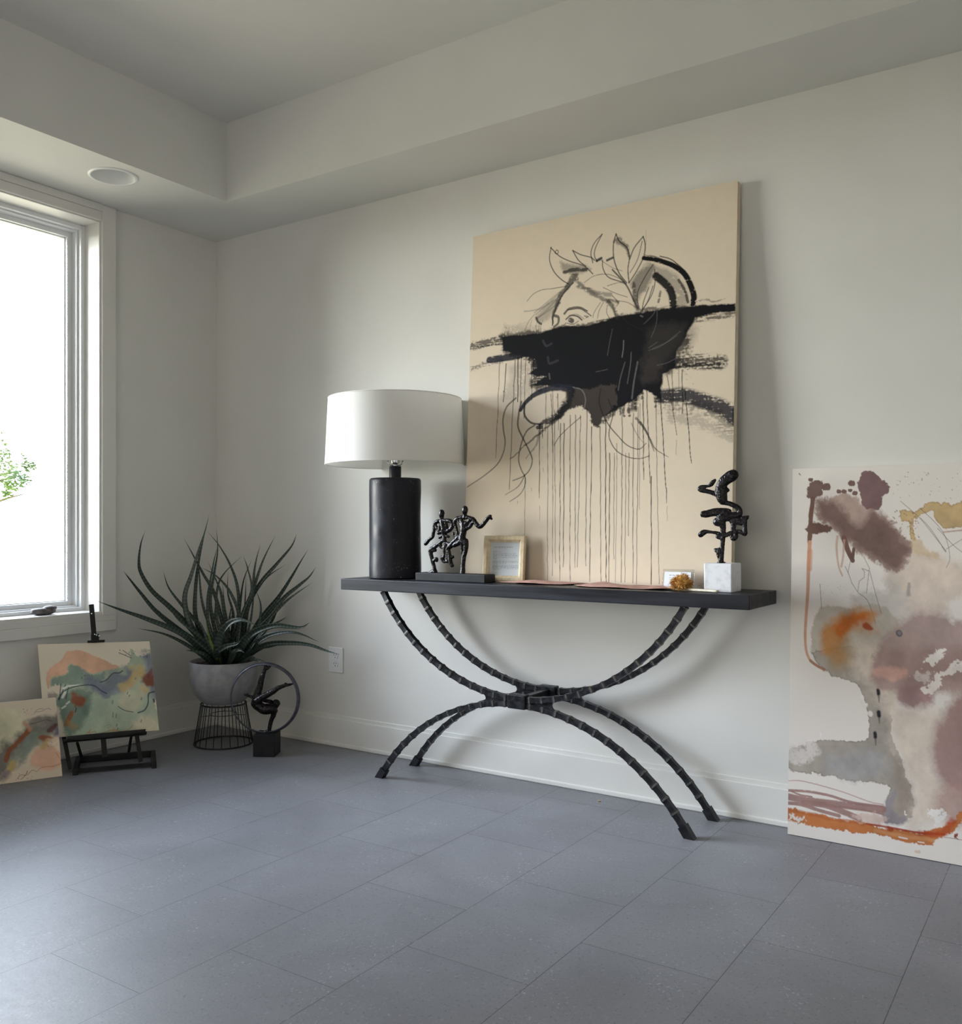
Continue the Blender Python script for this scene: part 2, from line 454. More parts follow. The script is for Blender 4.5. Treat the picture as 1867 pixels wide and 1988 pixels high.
def prism(bm, poly, axis_vec, mi=0):
    """polygon (list of 3-D points) pushed along axis_vec"""
    a = [bm.verts.new(p) for p in poly]
    b = [bm.verts.new(Vector(p) + Vector(axis_vec)) for p in poly]
    bm.faces.new(a).material_index = mi; bm.faces.new(b[::-1]).material_index = mi
    n = len(a)
    for k in range(n):
        bm.faces.new((a[k], b[k], b[(k + 1) % n], a[(k + 1) % n])).material_index = mi
    return bm
def blob_chain(bm, pts, squash=None, n=5):
    """overlapping balls along a smooth path; pts = (x, y, z, r); squash = 3x3 applied to every ball"""
    P = catmull(pts, n)
    last = None
    for q in P:
        c, r = Vector(q[:3]), max(float(q[3]), .001)
        if last is not None and (c - last).length < r * .22: continue
        last = c
        mt = Matrix.Translation(c) @ (squash.to_4x4() if squash is not None else Matrix.Identity(4)) @ Matrix.Scale(r, 4)
        bmesh.ops.create_icosphere(bm, subdivisions=2, radius=1, matrix=mt)
    return bm
def cast(o, voxel, smooth=3, bump=0.0, bump_size=.01):
    """fuse the overlapping balls of a sculpture into one cast surface"""
    r = o.modifiers.new('fuse', 'REMESH'); r.mode = 'VOXEL'; r.voxel_size = voxel; r.use_smooth_shade = True
    s = o.modifiers.new('soften', 'SMOOTH'); s.factor = .5; s.iterations = smooth
    if bump:
        tx = bpy.data.textures.new(o.name + '_lumps', 'CLOUDS'); tx.noise_scale = bump_size
        d = o.modifiers.new('lumps', 'DISPLACE'); d.texture = tx; d.strength = bump; d.mid_level = .5
    return o
def sheet(nx, ny, P00, P10, P01, P11):
    """grid of quads between four corners; row 0 is the top edge"""
    u = np.linspace(0, 1, nx)[None, :, None]; v = np.linspace(0, 1, ny)[:, None, None]
    P00, P10, P01, P11 = (np.asarray(p, float) for p in (P00, P10, P01, P11))
    co = (P00 * (1 - u) + P10 * u) * (1 - v) + (P01 * (1 - u) + P11 * u) * v
    return co.reshape(-1, 3)
def painted(name, img, corners, mat, parent=None):
    """flat sheet whose colours come from the picture array img (rows x columns x 3, linear)"""
    ny, nx = img.shape[:2]
    co = sheet(nx, ny, *corners)
    idx = np.arange(nx * ny).reshape(ny, nx)
    q = np.stack([idx[:-1, :-1], idx[1:, :-1], idx[1:, 1:], idx[:-1, 1:]], -1).reshape(-1, 4)
    me = bpy.data.meshes.new(name)
    me.vertices.add(len(co)); me.vertices.foreach_set('co', co.ravel().astype(np.float32))
    me.loops.add(q.size); me.loops.foreach_set('vertex_index', q.ravel().astype(np.int32))
    me.polygons.add(len(q)); me.polygons.foreach_set('loop_start', np.arange(0, q.size, 4, dtype=np.int32))
    me.update(calc_edges=True)
    at = me.color_attributes.new('paint', 'FLOAT_COLOR', 'POINT')
    rgba = np.ones((nx * ny, 4), np.float32); rgba[:, :3] = img.reshape(-1, 3)
    at.data.foreach_set('color', rgba.ravel())
    me.materials.append(mat)
    return link(name, me, parent)

# ------------------------------------------------------------------ the room
RX, RY = 5.3, -5.2            # right wall and wall behind the camera
SOF, TRAY, TX, TY = 2.437, 2.785, .503, -.362
bm = bmesh.new(); box(bm, (-.25, RY - .2, -.12), (RX + .2, .25, 0)); struct('floor', bm, M['floor'])
bm = bmesh.new(); box(bm, (-.25, 0, 0), (RX + .2, .25, 2.9)); struct('wall_back', bm, M['wall'])
bm = bmesh.new(); box(bm, (RX, RY, 0), (RX + .2, 0, 2.9)); struct('wall_right', bm, M['wall'])
bm = bmesh.new(); box(bm, (-.25, RY - .2, 0), (DX0, RY, 2.9)); box(bm, (DX1, RY - .2, 0), (RX + .2, RY, 2.9)); box(bm, (DX0, RY - .2, DZ1), (DX1, RY, 2.9)); struct('wall_front', bm, M['wall'])
bm = bmesh.new()
OY0, OY1, OZ0, OZ1 = WY0 + .011, WY1 - .011, WZ0 - .013, WZ1 + .011      # rough opening behind the jamb lining
box(bm, (-.25, RY, 0), (0, 0, OZ0)); box(bm, (-.25, RY, OZ1), (0, 0, 2.9))
box(bm, (-.25, OY0, OZ0), (0, 0, OZ1)); box(bm, (-.25, RY, OZ0), (0, OY1, OZ1))
struct('wall_left', bm, M['wall'])

bm = bmesh.new()                                            # frame around the unseen opening added for fill light
for lo, hi in (((DX0 - .07, RY - .01, 0), (DX0 + .01, RY + .02, DZ1 + .07)), ((DX1 - .01, RY - .01, 0), (DX1 + .07, RY + .02, DZ1 + .07)), ((DX0, RY - .01, DZ1 - .01), (DX1, RY + .02, DZ1 + .07)), (((DX0 + DX1) / 2 - .04, RY - .12, 0), ((DX0 + DX1) / 2 + .04, RY - .06, DZ1))): box(bm, lo, hi, .003)
struct('fill_opening_1', bm, M['trim'])
# ceiling: a dropped border (with the hole of the downlight), the tray faces and the raised middle
DL = at_z(220, 342, SOF)
bm = bmesh.new()
def quad(*p): bm.faces.new([bm.verts.new(q) for q in p])
y0 = -1.4
outer = [bm.verts.new(p) for p in ((0, TY, SOF), (TX, TY, SOF), (TX, y0, SOF), (0, y0, SOF))]
hole = [bm.verts.new((DL[0] + .0845 * math.cos(2 * PI * k / 48), DL[1] + .0845 * math.sin(2 * PI * k / 48), SOF)) for k in range(48)]
ed = [bm.edges.new((outer[k], outer[(k + 1) % 4])) for k in range(4)] + [bm.edges.new((hole[k], hole[(k + 1) % 48])) for k in range(48)]
bmesh.ops.triangle_fill(bm, use_beauty=True, edges=ed)
for f in bm.faces[:]:
    c = f.calc_center_median()
    if math.hypot(c.x - DL[0], c.y - DL[1]) < .07: bm.faces.remove(f)
quad((0, 0, SOF), (RX, 0, SOF), (RX, TY, SOF), (0, TY, SOF))
quad((0, y0, SOF), (TX, y0, SOF), (TX, RY, SOF), (0, RY, SOF))
TX2, TY2 = RX - .5, RY + .4
quad((TX2, TY, SOF), (RX, TY, SOF), (RX, RY, SOF), (TX2, RY, SOF))
quad((TX, TY2, SOF), (TX2, TY2, SOF), (TX2, RY, SOF), (TX, RY, SOF))
for a, b in (((TX, TY), (TX2, TY)), ((TX2, TY), (TX2, TY2)), ((TX2, TY2), (TX, TY2)), ((TX, TY2), (TX, TY))):
    quad((*a, SOF), (*b, SOF), (*b, TRAY), (*a, TRAY))
quad((TX, TY, TRAY), (TX2, TY, TRAY), (TX2, TY2, TRAY), (TX, TY2, TRAY))
bmesh.ops.remove_doubles(bm, verts=bm.verts, dist=.0005)
struct('ceiling', bm, M['ceiling'])
bm = bmesh.new(); box(bm, (-.25, RY - .2, 2.9), (RX + .2, .25, 3.0)); struct('ceiling_roof', bm, M['exterior'])

# baseboards: plain board, stepped cap, small shoe
def baseboard(name, along, a, b, at, sgn):
    bm = bmesh.new()
    for d, z0, z1, bv in ((.014, 0, .124, .0015), (.008, .120, .142, .003), (.020, 0, .019, .004)):
        if along == 'x': lo, hi = (a, min(at, at + sgn * d), z0), (b, max(at, at + sgn * d), z1)
        else: lo, hi = (min(at, at + sgn * d), a, z0), (max(at, at + sgn * d), b, z1)
        box(bm, lo, hi, bv)
    struct(name, bm, M['trim'])
baseboard('baseboard_back', 'x', 0, RX, 0, -1)
baseboard('baseboard_left', 'y', RY, 0, 0, 1)
baseboard('baseboard_right', 'y', RY, 0, RX, -1)

# ------------------------------------------------------------------ the window
win = bpy.data.objects.new('window_1', None); C.objects.link(win); win['kind'] = 'structure'
win.location = (0, (WY0 + WY1) / 2, WZ0); ROOTS[win.name] = Matrix.Translation(win.location)
def ring_frame(bm, x0, x1, inset, width, bev=.002, bottom=None):
    ya, yb, za, zb = WY1 + inset, WY0 - inset, WZ0 + (inset if bottom is None else bottom[0]), WZ1 - inset
    wb = width if bottom is None else bottom[1]
    box(bm, (x0, yb - width, za), (x1, yb, zb), bev)
    box(bm, (x0, ya, za), (x1, ya + width, zb), bev)
    box(bm, (x0, ya + width, zb - width), (x1, yb - width, zb), bev)
    box(bm, (x0, ya + width, za), (x1, yb - width, za + wb), bev)
bm = bmesh.new()                                            # jamb lining with the sill board
for lo, hi in (((-.25, WY0, WZ0), (.006, WY0 + .012, WZ1 + .012)), ((-.25, WY1 - .012, WZ0), (.006, WY1, WZ1 + .012)), ((-.25, WY1, WZ1), (.006, WY0, WZ1 + .012))):
    box(bm, lo, hi, .002)
box(bm, (-.25, WY1 - .012, WZ0 - .014), (.012, WY0 + .012, WZ0), .003)
struct('window_jamb', bm, M['trim'], win)
bm = bmesh.new()
ring_frame(bm, -.245, -.102, 0, .019, .0015, bottom=(0, .016)); ring_frame(bm, -.245, -.124, .019, .008, .0015, bottom=(.016, .006))
struct('window_frame', bm, M['vinyl'], win)
bm = bmesh.new()
ring_frame(bm, -.235, -.159, .027, .022, .0015, bottom=(.022, .020)); ring_frame(bm, -.200, -.178, .049, .004, .001, bottom=(.042, .004))
struct('window_sash', bm, M['vinyl'], win)
bm = bmesh.new(); box(bm, (-.192, WY1 + .05, WZ0 + .043), (-.188, WY0 - .05, WZ1 - .05)); struct('window_pane', bm, M['glass'], win)

def casing(name, parts):
    bm = bmesh.new()
    for lo, hi, bv in parts: box(bm, lo, hi, bv)
    struct(name, bm, M['trim'])
CW = .078
casing('trim_1', [((0, WY0 + .008, WZ0 - .02), (.018, WY0 + CW, SOF - .001), .003)])
casing('trim_2', [((0, WY1 - CW, WZ0 - .02), (.018, WY1 - .008, SOF - .001), .003)])
casing('trim_3', [((0, WY1 - .008, WZ1 + .006), (.018, WY0 + .008, 2.404), .003), ((0, WY1 - .008, 2.404), (.022, WY0 + .008, SOF - .001), .002)])
casing('trim_4', [((0, WY1 - CW, .578), (.016, WY0 + CW, WZ0 - .012), .002), ((0, WY1 - CW, .532), (.020, WY0 + CW, .578), .003)])

# unseen wall added outside to block side light from the window, lawn and fence beyond
bm = bmesh.new(); box(bm, (-4.7, -5.5, -.4), (-.25, -5.2, 3.0)); struct('unseen_light_block', bm, M['exterior'])

# beaded chain of a blind hanging inside the glass
bm = bmesh.new()
cx, cy = -.150, WY0 - .056
for k in range(118):
    z = WZ1 - .09 - k * .0136
    bmesh.ops.create_icosphere(bm, subdivisions=1, radius=.0028, matrix=Matrix.Translation((cx, cy, z)))
tube(bm, [(cx, cy, WZ1 - .06), (cx, cy, WZ1 - .09 - 117 * .0136)], .0009, 6)
tag(obj('blind_chain', bm, M['chrome'], smooth=True), 'thin beaded blind chain hanging down the right edge of the window glass', 'chain')

# dark stone on the sill
st = at_x(84, 1189, -.05)
bm = bmesh.new()
for cy_, cz_, ry, rx, rz in ((0, .013, .056, .030, .0145), (.030, .027, .030, .026, .0115), (-.018, .021, .036, .026, .010)):
    bmesh.ops.create_icosphere(bm, subdivisions=3, radius=1, matrix=Matrix.Translation((-.05, st[1] + cy_, WZ0 + cz_)) @ Matrix.Diagonal((rx, ry, rz, 1)))
for v in bm.verts: v.co.z = max(v.co.z, WZ0)
so_ = obj('stone', bm, M['stone'], smooth=True); cast(so_, .0022, 1, .003, .03)
tag(so_, 'smooth dark grey stone lying on the white window sill', 'stone')

# downlight
dl = thing('recessed_downlight', 'round white recessed downlight in the dropped ceiling above the window', 'ceiling light', (DL[0], DL[1], SOF))
bm = bmesh.new()
lathe(bm, [(.0835, .001), (.0845, -.0040), (.0865, -.0050), (.0955, -.0040), (.098, -.0010), (.098, 0.0)], 64, DL * np.array([1, 1, 0]) + np.array([0, 0, SOF]), cap=False)
obj('trim_ring', bm, M['white_plastic'], dl, smooth=True)
bm = bmesh.new()
lathe(bm, [(.0838, -.003), (.080, .012), (.071, .05), (.064, .085)], 64, (DL[0], DL[1], SOF), cap=False)
obj('baffle', bm, M['white_plastic'], dl, smooth=True)
bm = bmesh.new(); lathe(bm, [(.0655, .083), (.0655, .088)], 48, (DL[0], DL[1], SOF)); obj('lens', bm, M['vinyl'], dl, smooth='auto')

# wall socket
oc = np.array([.820, 0, .3915])
ou = thing('wall_outlet', 'white double wall outlet low on the back wall beside the plant', 'outlet', (oc[0], 0, oc[2]))
bm = bmesh.new(); box(bm, (oc[0] - .044, -.006, oc[2] - .0575), (oc[0] + .044, 0, oc[2] + .0575), .003); obj('cover_plate', bm, M['white_plastic'], ou)
for s in (-1, 1):
    zc = oc[2] + s * .0195
    bm = bmesh.new(); lathe(bm, [(.0165, -.0005), (.0165, .0075), (.0155, .0085)], 32)
    bmesh.ops.transform(bm, matrix=Matrix.Translation((oc[0], 0, zc)) @ Matrix.Rotation(PI / 2, 4, 'X'), verts=bm.verts)
    for v in bm.verts: v.co.z = min(max(v.co.z, zc - .0135), zc + .0135)
    so = sub_of(obj('socket', bm, M['white_plastic'], ou), ou)
    bm = bmesh.new()
    for dx, h in ((-.0062, .0042), (.0062, .0034)): box(bm, (oc[0] + dx - .0011, -.0088, zc + .002 - h + .002), (oc[0] + dx + .0011, -.0080, zc + .002 + h + .002))
    b = bmesh.new(); lathe(b, [(.0024, .0080), (.0024, .0088)], 16)
    bmesh.ops.transform(b, matrix=Matrix.Translation((oc[0], 0, zc - .0072)) @ Matrix.Rotation(PI / 2, 4, 'X'), verts=b.verts)
    merge(bm, b)
    so2 = bpy.data.meshes.new('slots'); bm.to_mesh(so2); bm.free(); so2.materials.append(M['dark_slot'])
    so2.transform(ROOTS[ou.name].inverted()); s2 = bpy.data.objects.new('slots', so2); C.objects.link(s2); s2.parent = so

# ------------------------------------------------------------------ console table
TT, TB = .788, .743                     # top and underside of the table top
TX0, TX1, TYF, TYB = 1.139, 2.816, -.320, -.033
XC, LF, LB = 1.972, -.295, -.075        # centre and the two frame planes
tab = thing('console_table', 'long black console table with wooden top on crossed hammered iron arcs', 'console table', (XC, (LF + LB) / 2, 0))
bm = bmesh.new(); box(bm, (TX0, TYF, TB), (TX1, TYB, TT), .0025); obj('tabletop', bm, M['black_wood'], tab)
BAR = .0110
def arc_bar(cx, cz, r, a0, a1, y, name, lip):
    """square iron bar bent to an arc, hammered into short scallops with ridges coloured paler as highlights"""
    L = r * abs(a1 - a0); nseg = max(4, int(round(L / .052)))
    bm = bmesh.new()
    prof = [(0.0, 1.06, 1), (.06, 1.05, 0), (.16, .92, 0), (.5, .87, 0), (.84, .92, 0), (.94, 1.05, 0)]
    rings = []
    for k in range(nseg):
        jit = .8 + .4 * random.random()
        for f, sc, e in prof: rings.append((k + f, 1 + (sc - 1) * jit, f in (0.0, .94)))
    rings.append((nseg, 1.06, True))
    vr = []
    for s, sc, e in rings:
        a = a0 + (a1 - a0) * s / nseg
        ct, stn = math.cos(a), math.sin(a)
        vs = []
        for du, dy in ((-1, -1), (1, -1), (1, 1), (-1, 1)):
            rr = r + du * BAR * sc
            vs.append(bm.verts.new((cx + rr * ct, y + dy * BAR * (1 + (sc - 1) * .8), cz + rr * stn)))
        vr.append(vs)
    for i, (q, p) in enumerate(zip(vr[:-1], vr[1:])):
        glint = rings[i][2] and rings[i + 1][0] - rings[i][0] < .08
        for k in range(4):
            f = bm.faces.new((q[k], q[(k + 1) % 4], p[(k + 1) % 4], p[k]))
            f.material_index = 1 if glint and k in (0, 1) else 0
    bm.faces.new(vr[0][::-1]); bm.faces.new(vr[-1])
    return obj(name, bm, [M['iron'], M['iron_glint']], tab)
random.seed(4)
RU, CZU, RL, CZL = .7225, 1.1015, .757, -.398
aU = math.asin((CZU - TB) / RU)          # where the upper arc meets the table top
aL = math.asin((.030 - CZL) / RL)
for y in (LF, LB):
    arc_bar(XC, CZU, RU, PI + aU, 1.5 * PI, y, 'upper_arc', 0)
    arc_bar(XC, CZU, RU, 2 * PI - aU, 1.5 * PI, y, 'upper_arc', 0)
    for s, a in ((-1, PI - aL), (1, aL)):
        leg = sub_of(arc_bar(XC, CZL, RL, a, PI / 2, y, 'leg', 0), tab)
        bm = bmesh.new()                 # sheathed foot, cut level with the floor
        px, pz = XC + RL * math.cos(a), CZL + RL * math.sin(a)
        d = Vector((math.sin(a) * s, 0, -math.cos(a) * s)).normalized()      # outwards and down along the bar
        if d.z > 0: d = -d
        nrm = Vector((math.cos(a), 0, math.sin(a)))
        top = [Vector((px, y, pz)) - d * .008 + nrm * (u * BAR * 1.3) + Vector((0, v * BAR * 1.25, 0)) for u, v in ((-1, -1), (1, -1), (1, 1), (-1, 1))]
        bot = [p + d * ((0.0 - p.z) / d.z) for p in top]
        vt = [bm.verts.new(p) for p in top]; vb = [bm.verts.new(p) for p in bot]
        bm.faces.new(vt); bm.faces.new(vb[::-1])
        for k in range(4): bm.faces.new((vt[k], vb[k], vb[(k + 1) % 4], vt[(k + 1) % 4]))
        me = bpy.data.meshes.new('foot'); bmesh.ops.recalc_face_normals(bm, faces=bm.faces[:]); bm.to_mesh(me); bm.free()
        me.materials.append(M['iron']); me.transform(ROOTS[tab.name].inverted())
        fo = bpy.data.objects.new('foot', me); C.objects.link(fo); fo.parent = leg
    for s in (-1, 1):                    # web plates between the arcs with a rounded end
        bm = bmesh.new()
        xs = np.linspace(.035, .160, 9)
        zu = lambda x: CZU - math.sqrt(RU ** 2 - x * x) - BAR * .4
        zl = lambda x: CZL + math.sqrt(RL ** 2 - x * x) + BAR * .4
        topl = [(XC + s * x, y - .004, zu(x)) for x in xs]
        botl = [(XC + s * x, y - .004, zl(x)) for x in xs]
        ze, zf = zu(xs[-1]), zl(xs[-1])
        mid = [(XC + s * (xs[-1] - .022 * math.sin(PI * k / 6)), y - .004, ze + (zf - ze) * k / 6) for k in range(1, 6)]
        prism(bm, topl + mid + botl[::-1], (0, .008, 0))
        obj('web_plate', bm, M['iron'], tab)
    bm = bmesh.new(); box(bm, (XC - .037, y - .017, .345), (XC + .037, y + .017, .397), .004); obj('clamp', bm, M['iron'], tab)
bm = bmesh.new(); box(bm, (XC - .013, LF + .016, .362), (XC + .013, LB - .016, .384), .002); obj('cross_bar', bm, M['iron'], tab)

# ------------------------------------------------------------------ table lamp
LX, LY = 1.309, -.178
lamp = thing('table_lamp', 'table lamp with wide white drum shade on a thick dark cylinder base', 'lamp', (LX, LY, TT))
def lw(th, z): return .0005 * math.sin(3 * th + z * 9) + .0004 * math.sin(5 * th - z * 21)
bm = bmesh.new()
prof = [(.100, 0), (.1055, .004)] + [(.1055 + .0004 * math.sin(z * 40) + .0006 * math.sin(z * 17 + 1), z) for z in np.linspace(.012, .400, 40)] + [(.1035, .4055), (.100, .4085), (.02, .409)]
lathe(bm, prof, 96, (LX, LY, TT), wob=lw); obj('body', bm, M['lamp_black'], lamp, smooth='auto')
bm = bmesh.new(); lathe(bm, [(.0245, .400), (.0245, .457), (.0235, .459)], 40, (LX, LY, TT)); obj('neck', bm, M['lamp_black'], lamp, smooth='auto')
bm = bmesh.new(); lathe(bm, [(.008, .455), (.008, .466), (.017, .470), (.019, .476), (.019, .50), (.021, .502), (.021, .53)], 32, (LX, LY, TT)); obj('socket', bm, M['chrome'], lamp, smooth='auto')
bm = bmesh.new()
for s in (-1, 1):
    hp = [(LX + s * .006 * R_[0], LY + s * .006 * R_[1], .4625), (LX + s * .024 * R_[0], LY + s * .024 * R_[1], .466), (LX + s * .031 * R_[0], LY + s * .031 * R_[1], .485), (LX + s * .042 * R_[0], LY + s * .042 * R_[1], .56), (LX + s * .036 * R_[0], LY + s * .036 * R_[1], .66), (LX, LY, .71)]
    tube(bm, [Vector((p[0], p[1], TT + p[2])) for p in catmull(hp, 8)], .0022, 8)
    bmesh.ops.create_icosphere(bm, subdivisions=2, radius=.0045, matrix=Matrix.Translation((LX + s * .031 * R_[0], LY + s * .031 * R_[1], TT + .482)))
obj('harp', bm, M['chrome'], lamp, smooth=True)
SB, ST = 1.2530, 1.5205                  # bottom and top rim of the shade
RB, RT = .2855, .2725
bm = bmesh.new()
lathe(bm, [(RB, SB - TT), (RB + (RT - RB) * .5, (SB + ST) / 2 - TT), (RT, ST - TT), (RT - .0025, ST - TT), (RB - .0025, SB - TT), (RB, SB - TT)], 128, (LX, LY, TT), cap=False)
shd = sub_of(obj('lamp_shade', bm, M['shade'], lamp, smooth='auto'), lamp)
for r, z in ((RB, SB), (RT, ST)):
    bm = bmesh.new()
    tube(bm, [(LX + (r - .001) * math.cos(a), LY + (r - .001) * math.sin(a), z) for a in np.linspace(0, 2 * PI, 128, endpoint=False)], .0024, 6, closed=True)
    obj('rim_band', bm, M['shade'], shd, smooth=True)
bm = bmesh.new()
for k in range(3):
    a = YAW + 2 * PI * k / 3 + .4
    tube(bm, [(LX, LY, TT + .712), (LX + (RT - .004) * math.cos(a), LY + (RT - .004) * math.sin(a), ST - .012)], .002, 6)
lathe(bm, [(.012, .709), (.012, .716)], 20, (LX, LY, TT)); lathe(bm, [(.004, .716), (.006, .721), (.004, .726)], 16, (LX, LY, TT))
obj('spider', bm, M['chrome'], lamp)
bm = bmesh.new()
lathe(bm, [(.013, .53), (.014, .545), (.026, .58), (.030, .605), (.025, .632), (.010, .645)], 32, (LX, LY, TT)); obj('bulb', bm, M['vinyl'], lamp, smooth=True)

# ------------------------------------------------------------------ two-figure sculpture on a black block
FY = -.229
fg = at_y(873, 1119, FY)
fb = thing('figure_sculpture', 'black bronze sculpture of two openwork figures side by side on a low black block', 'sculpture', (fg[0], FY, TT))
B0 = .8195                               # top of the block
xl, xr = at_y(806, 1118, -.265)[0], at_y(941, 1122, -.265)[0]
bm = bmesh.new(); box(bm, (xl, -.265, TT), (xr, -.193, B0), .003); obj('base', bm, M['black_block'], fb)
s4 = 160 / 1867
dz4 = B0 - (at_y(810 + 1000 * s4, 960 + 1765 * s4, FY)[2])
def fp(x, y, r, dy=0.0):
    p = at_y(810 + x * s4, 960 + y * s4, FY + dy)
    d = (p - CAM) @ F_
    return (p[0], p[1], p[2] + dz4, r * s4 * d / FPX * 1.13 + .0008)
def figure(name, chains):
    bm = bmesh.new()
    for ch in chains: blob_chain(bm, [fp(*q) for q in ch], n=5)
    o = obj(name, bm, M['bronze'], fb, smooth=True)
    cast(o, .0017, 1, .0022, .010)
figure('seated_figure', [
    [(550, 372, 50), (552, 410, 58), (550, 462, 46), (552, 520, 36), (555, 580, 42)],            # head, neck
    [(555, 565, 34), (470, 585, 40), (410, 620, 38), (385, 700, 34), (375, 790, 34), (355, 870, 36), (345, 940, 32), (270, 1000, 34), (200, 1080, 38), (185, 1100, 32)],
    [(560, 570, 36), (650, 570, 42), (740, 575, 42), (790, 620, 40), (790, 700, 38), (740, 770, 44), (660, 810, 46), (600, 830, 46)],
    [(555, 600, 50), (590, 690, 62), (610, 770, 66), (600, 820, 50)], [(640, 620, 30), (660, 690, 34), (650, 760, 44)],
    [(425, 690, 26), (450, 740, 34), (480, 800, 32), (480, 850, 34)], [(540, 600, 34), (500, 730, 30), (490, 800, 34)], [(480, 850, 34), (560, 820, 30)],
    [(600, 830, 40), (600, 890, 36), (610, 950, 38), (620, 1020, 40)], [(600, 900, 26), (530, 930, 32), (500, 960, 22)], [(630, 900, 26), (700, 930, 26), (715, 935, 18)],
    [(620, 1010, 38), (560, 1030, 36), (510, 1080, 36), (440, 1130, 38), (370, 1180, 40), (300, 1240, 46), (310, 1330, 42), (330, 1420, 38), (350, 1510, 38), (375, 1590, 36), (385, 1660, 40), (400, 1730, 50)],
    [(310, 1250, 40), (400, 1240, 34)], [(360, 1480, 36), (430, 1440, 38), (440, 1480, 24)], [(390, 1700, 46), (330, 1730, 38), (280, 1745, 28)],
    [(620, 1020, 36), (650, 1080, 30), (640, 1150, 34), (600, 1150, 24)], [(510, 1090, 34), (540, 1170, 30), (600, 1180, 28)],
    [(625, 1130, 32), (610, 1230, 30), (610, 1330, 28), (590, 1400, 34), (555, 1400, 34), (590, 1480, 36), (680, 1490, 34)], [(660, 1180, 22), (680, 1280, 24), (670, 1360, 24), (680, 1430, 32)],
])
figure('standing_figure', [
    [(1080, 290, 54), (1080, 332, 60), (1075, 390, 46), (1070, 440, 38), (1075, 490, 50)],
    [(1075, 485, 40), (980, 500, 40), (900, 530, 44), (850, 590, 40), (850, 650, 34), (880, 720, 26), (900, 800, 26), (910, 870, 28), (860, 925, 26), (815, 890, 24), (820, 850, 20)],
    [(930, 560, 36), (960, 620, 34), (1000, 680, 36)], [(1000, 520, 36), (1000, 600, 34), (1010, 680, 52)],
    [(1080, 480, 46), (1180, 510, 44), (1260, 540, 46), (1310, 600, 42), (1360, 670, 44), (1420, 705, 42), (1490, 650, 40), (1550, 570, 42), (1600, 510, 38), (1650, 465, 32)], [(1640, 500, 26), (1680, 525, 22)],
    [(1200, 540, 40), (1150, 600, 38), (1100, 640, 50)], [(1290, 590, 36), (1230, 640, 36), (1190, 700, 40), (1110, 740, 50)],
    [(1040, 640, 60), (1050, 740, 70), (1040, 840, 66), (1020, 920, 64), (1020, 990, 76), (1060, 1060, 70)],
    [(950, 930, 46), (900, 980, 48), (830, 1050, 52), (760, 1130, 58), (700, 1190, 42), (720, 1290, 36), (730, 1390, 40), (740, 1460, 44), (760, 1530, 42), (790, 1580, 40)], [(770, 1400, 34), (810, 1390, 26)],
    [(960, 1060, 56), (880, 1100, 54), (800, 1120, 46), (700, 1090, 40), (640, 1080, 34)],
    [(1090, 1040, 64), (1100, 1130, 54), (1100, 1220, 44), (1075, 1310, 44), (1050, 1400, 46), (1040, 1500, 46), (1030, 1600, 46), (1030, 1700, 50), (1025, 1760, 52)],
    [(1000, 1120, 30), (1010, 1200, 24), (1010, 1300, 26)],
])

# ------------------------------------------------------------------ dark sculpture on a marble block
AY = -.185
q0, q1 = at_y(1366, 1120, -.236), at_y(1420, 1120, -.236)
mw = q1[0] - q0[0]
ab = thing('abstract_sculpture', 'dark abstract bronze sculpture like a dancing figure on a white marble cube', 'sculpture', ((q0[0] + q1[0]) / 2, AY, TT))
MZ = at_y(1393, 1094, -.236)[2]
bm = bmesh.new(); box(bm, (q0[0], -.236, TT), (q1[0], -.236 + mw * 1.05, MZ), .003); obj('marble_block', bm, M['marble'], ab)
s5 = 120 / 1193
axx = at_y(1340 + 595 * s5, 1090, AY)[0]
def ap(x, y, r, dy=0.0):
    p = at_y(1340 + x * s5, 900 + y * s5, AY + dy)
    d = (p - CAM) @ F_
    return (p[0], p[1], p[2], r * s5 * d / FPX * 1.13 + .0006)
bm = bmesh.new()
flat = Matrix(((1, 0, 0), (0, .62, 0), (0, 0, 1)))
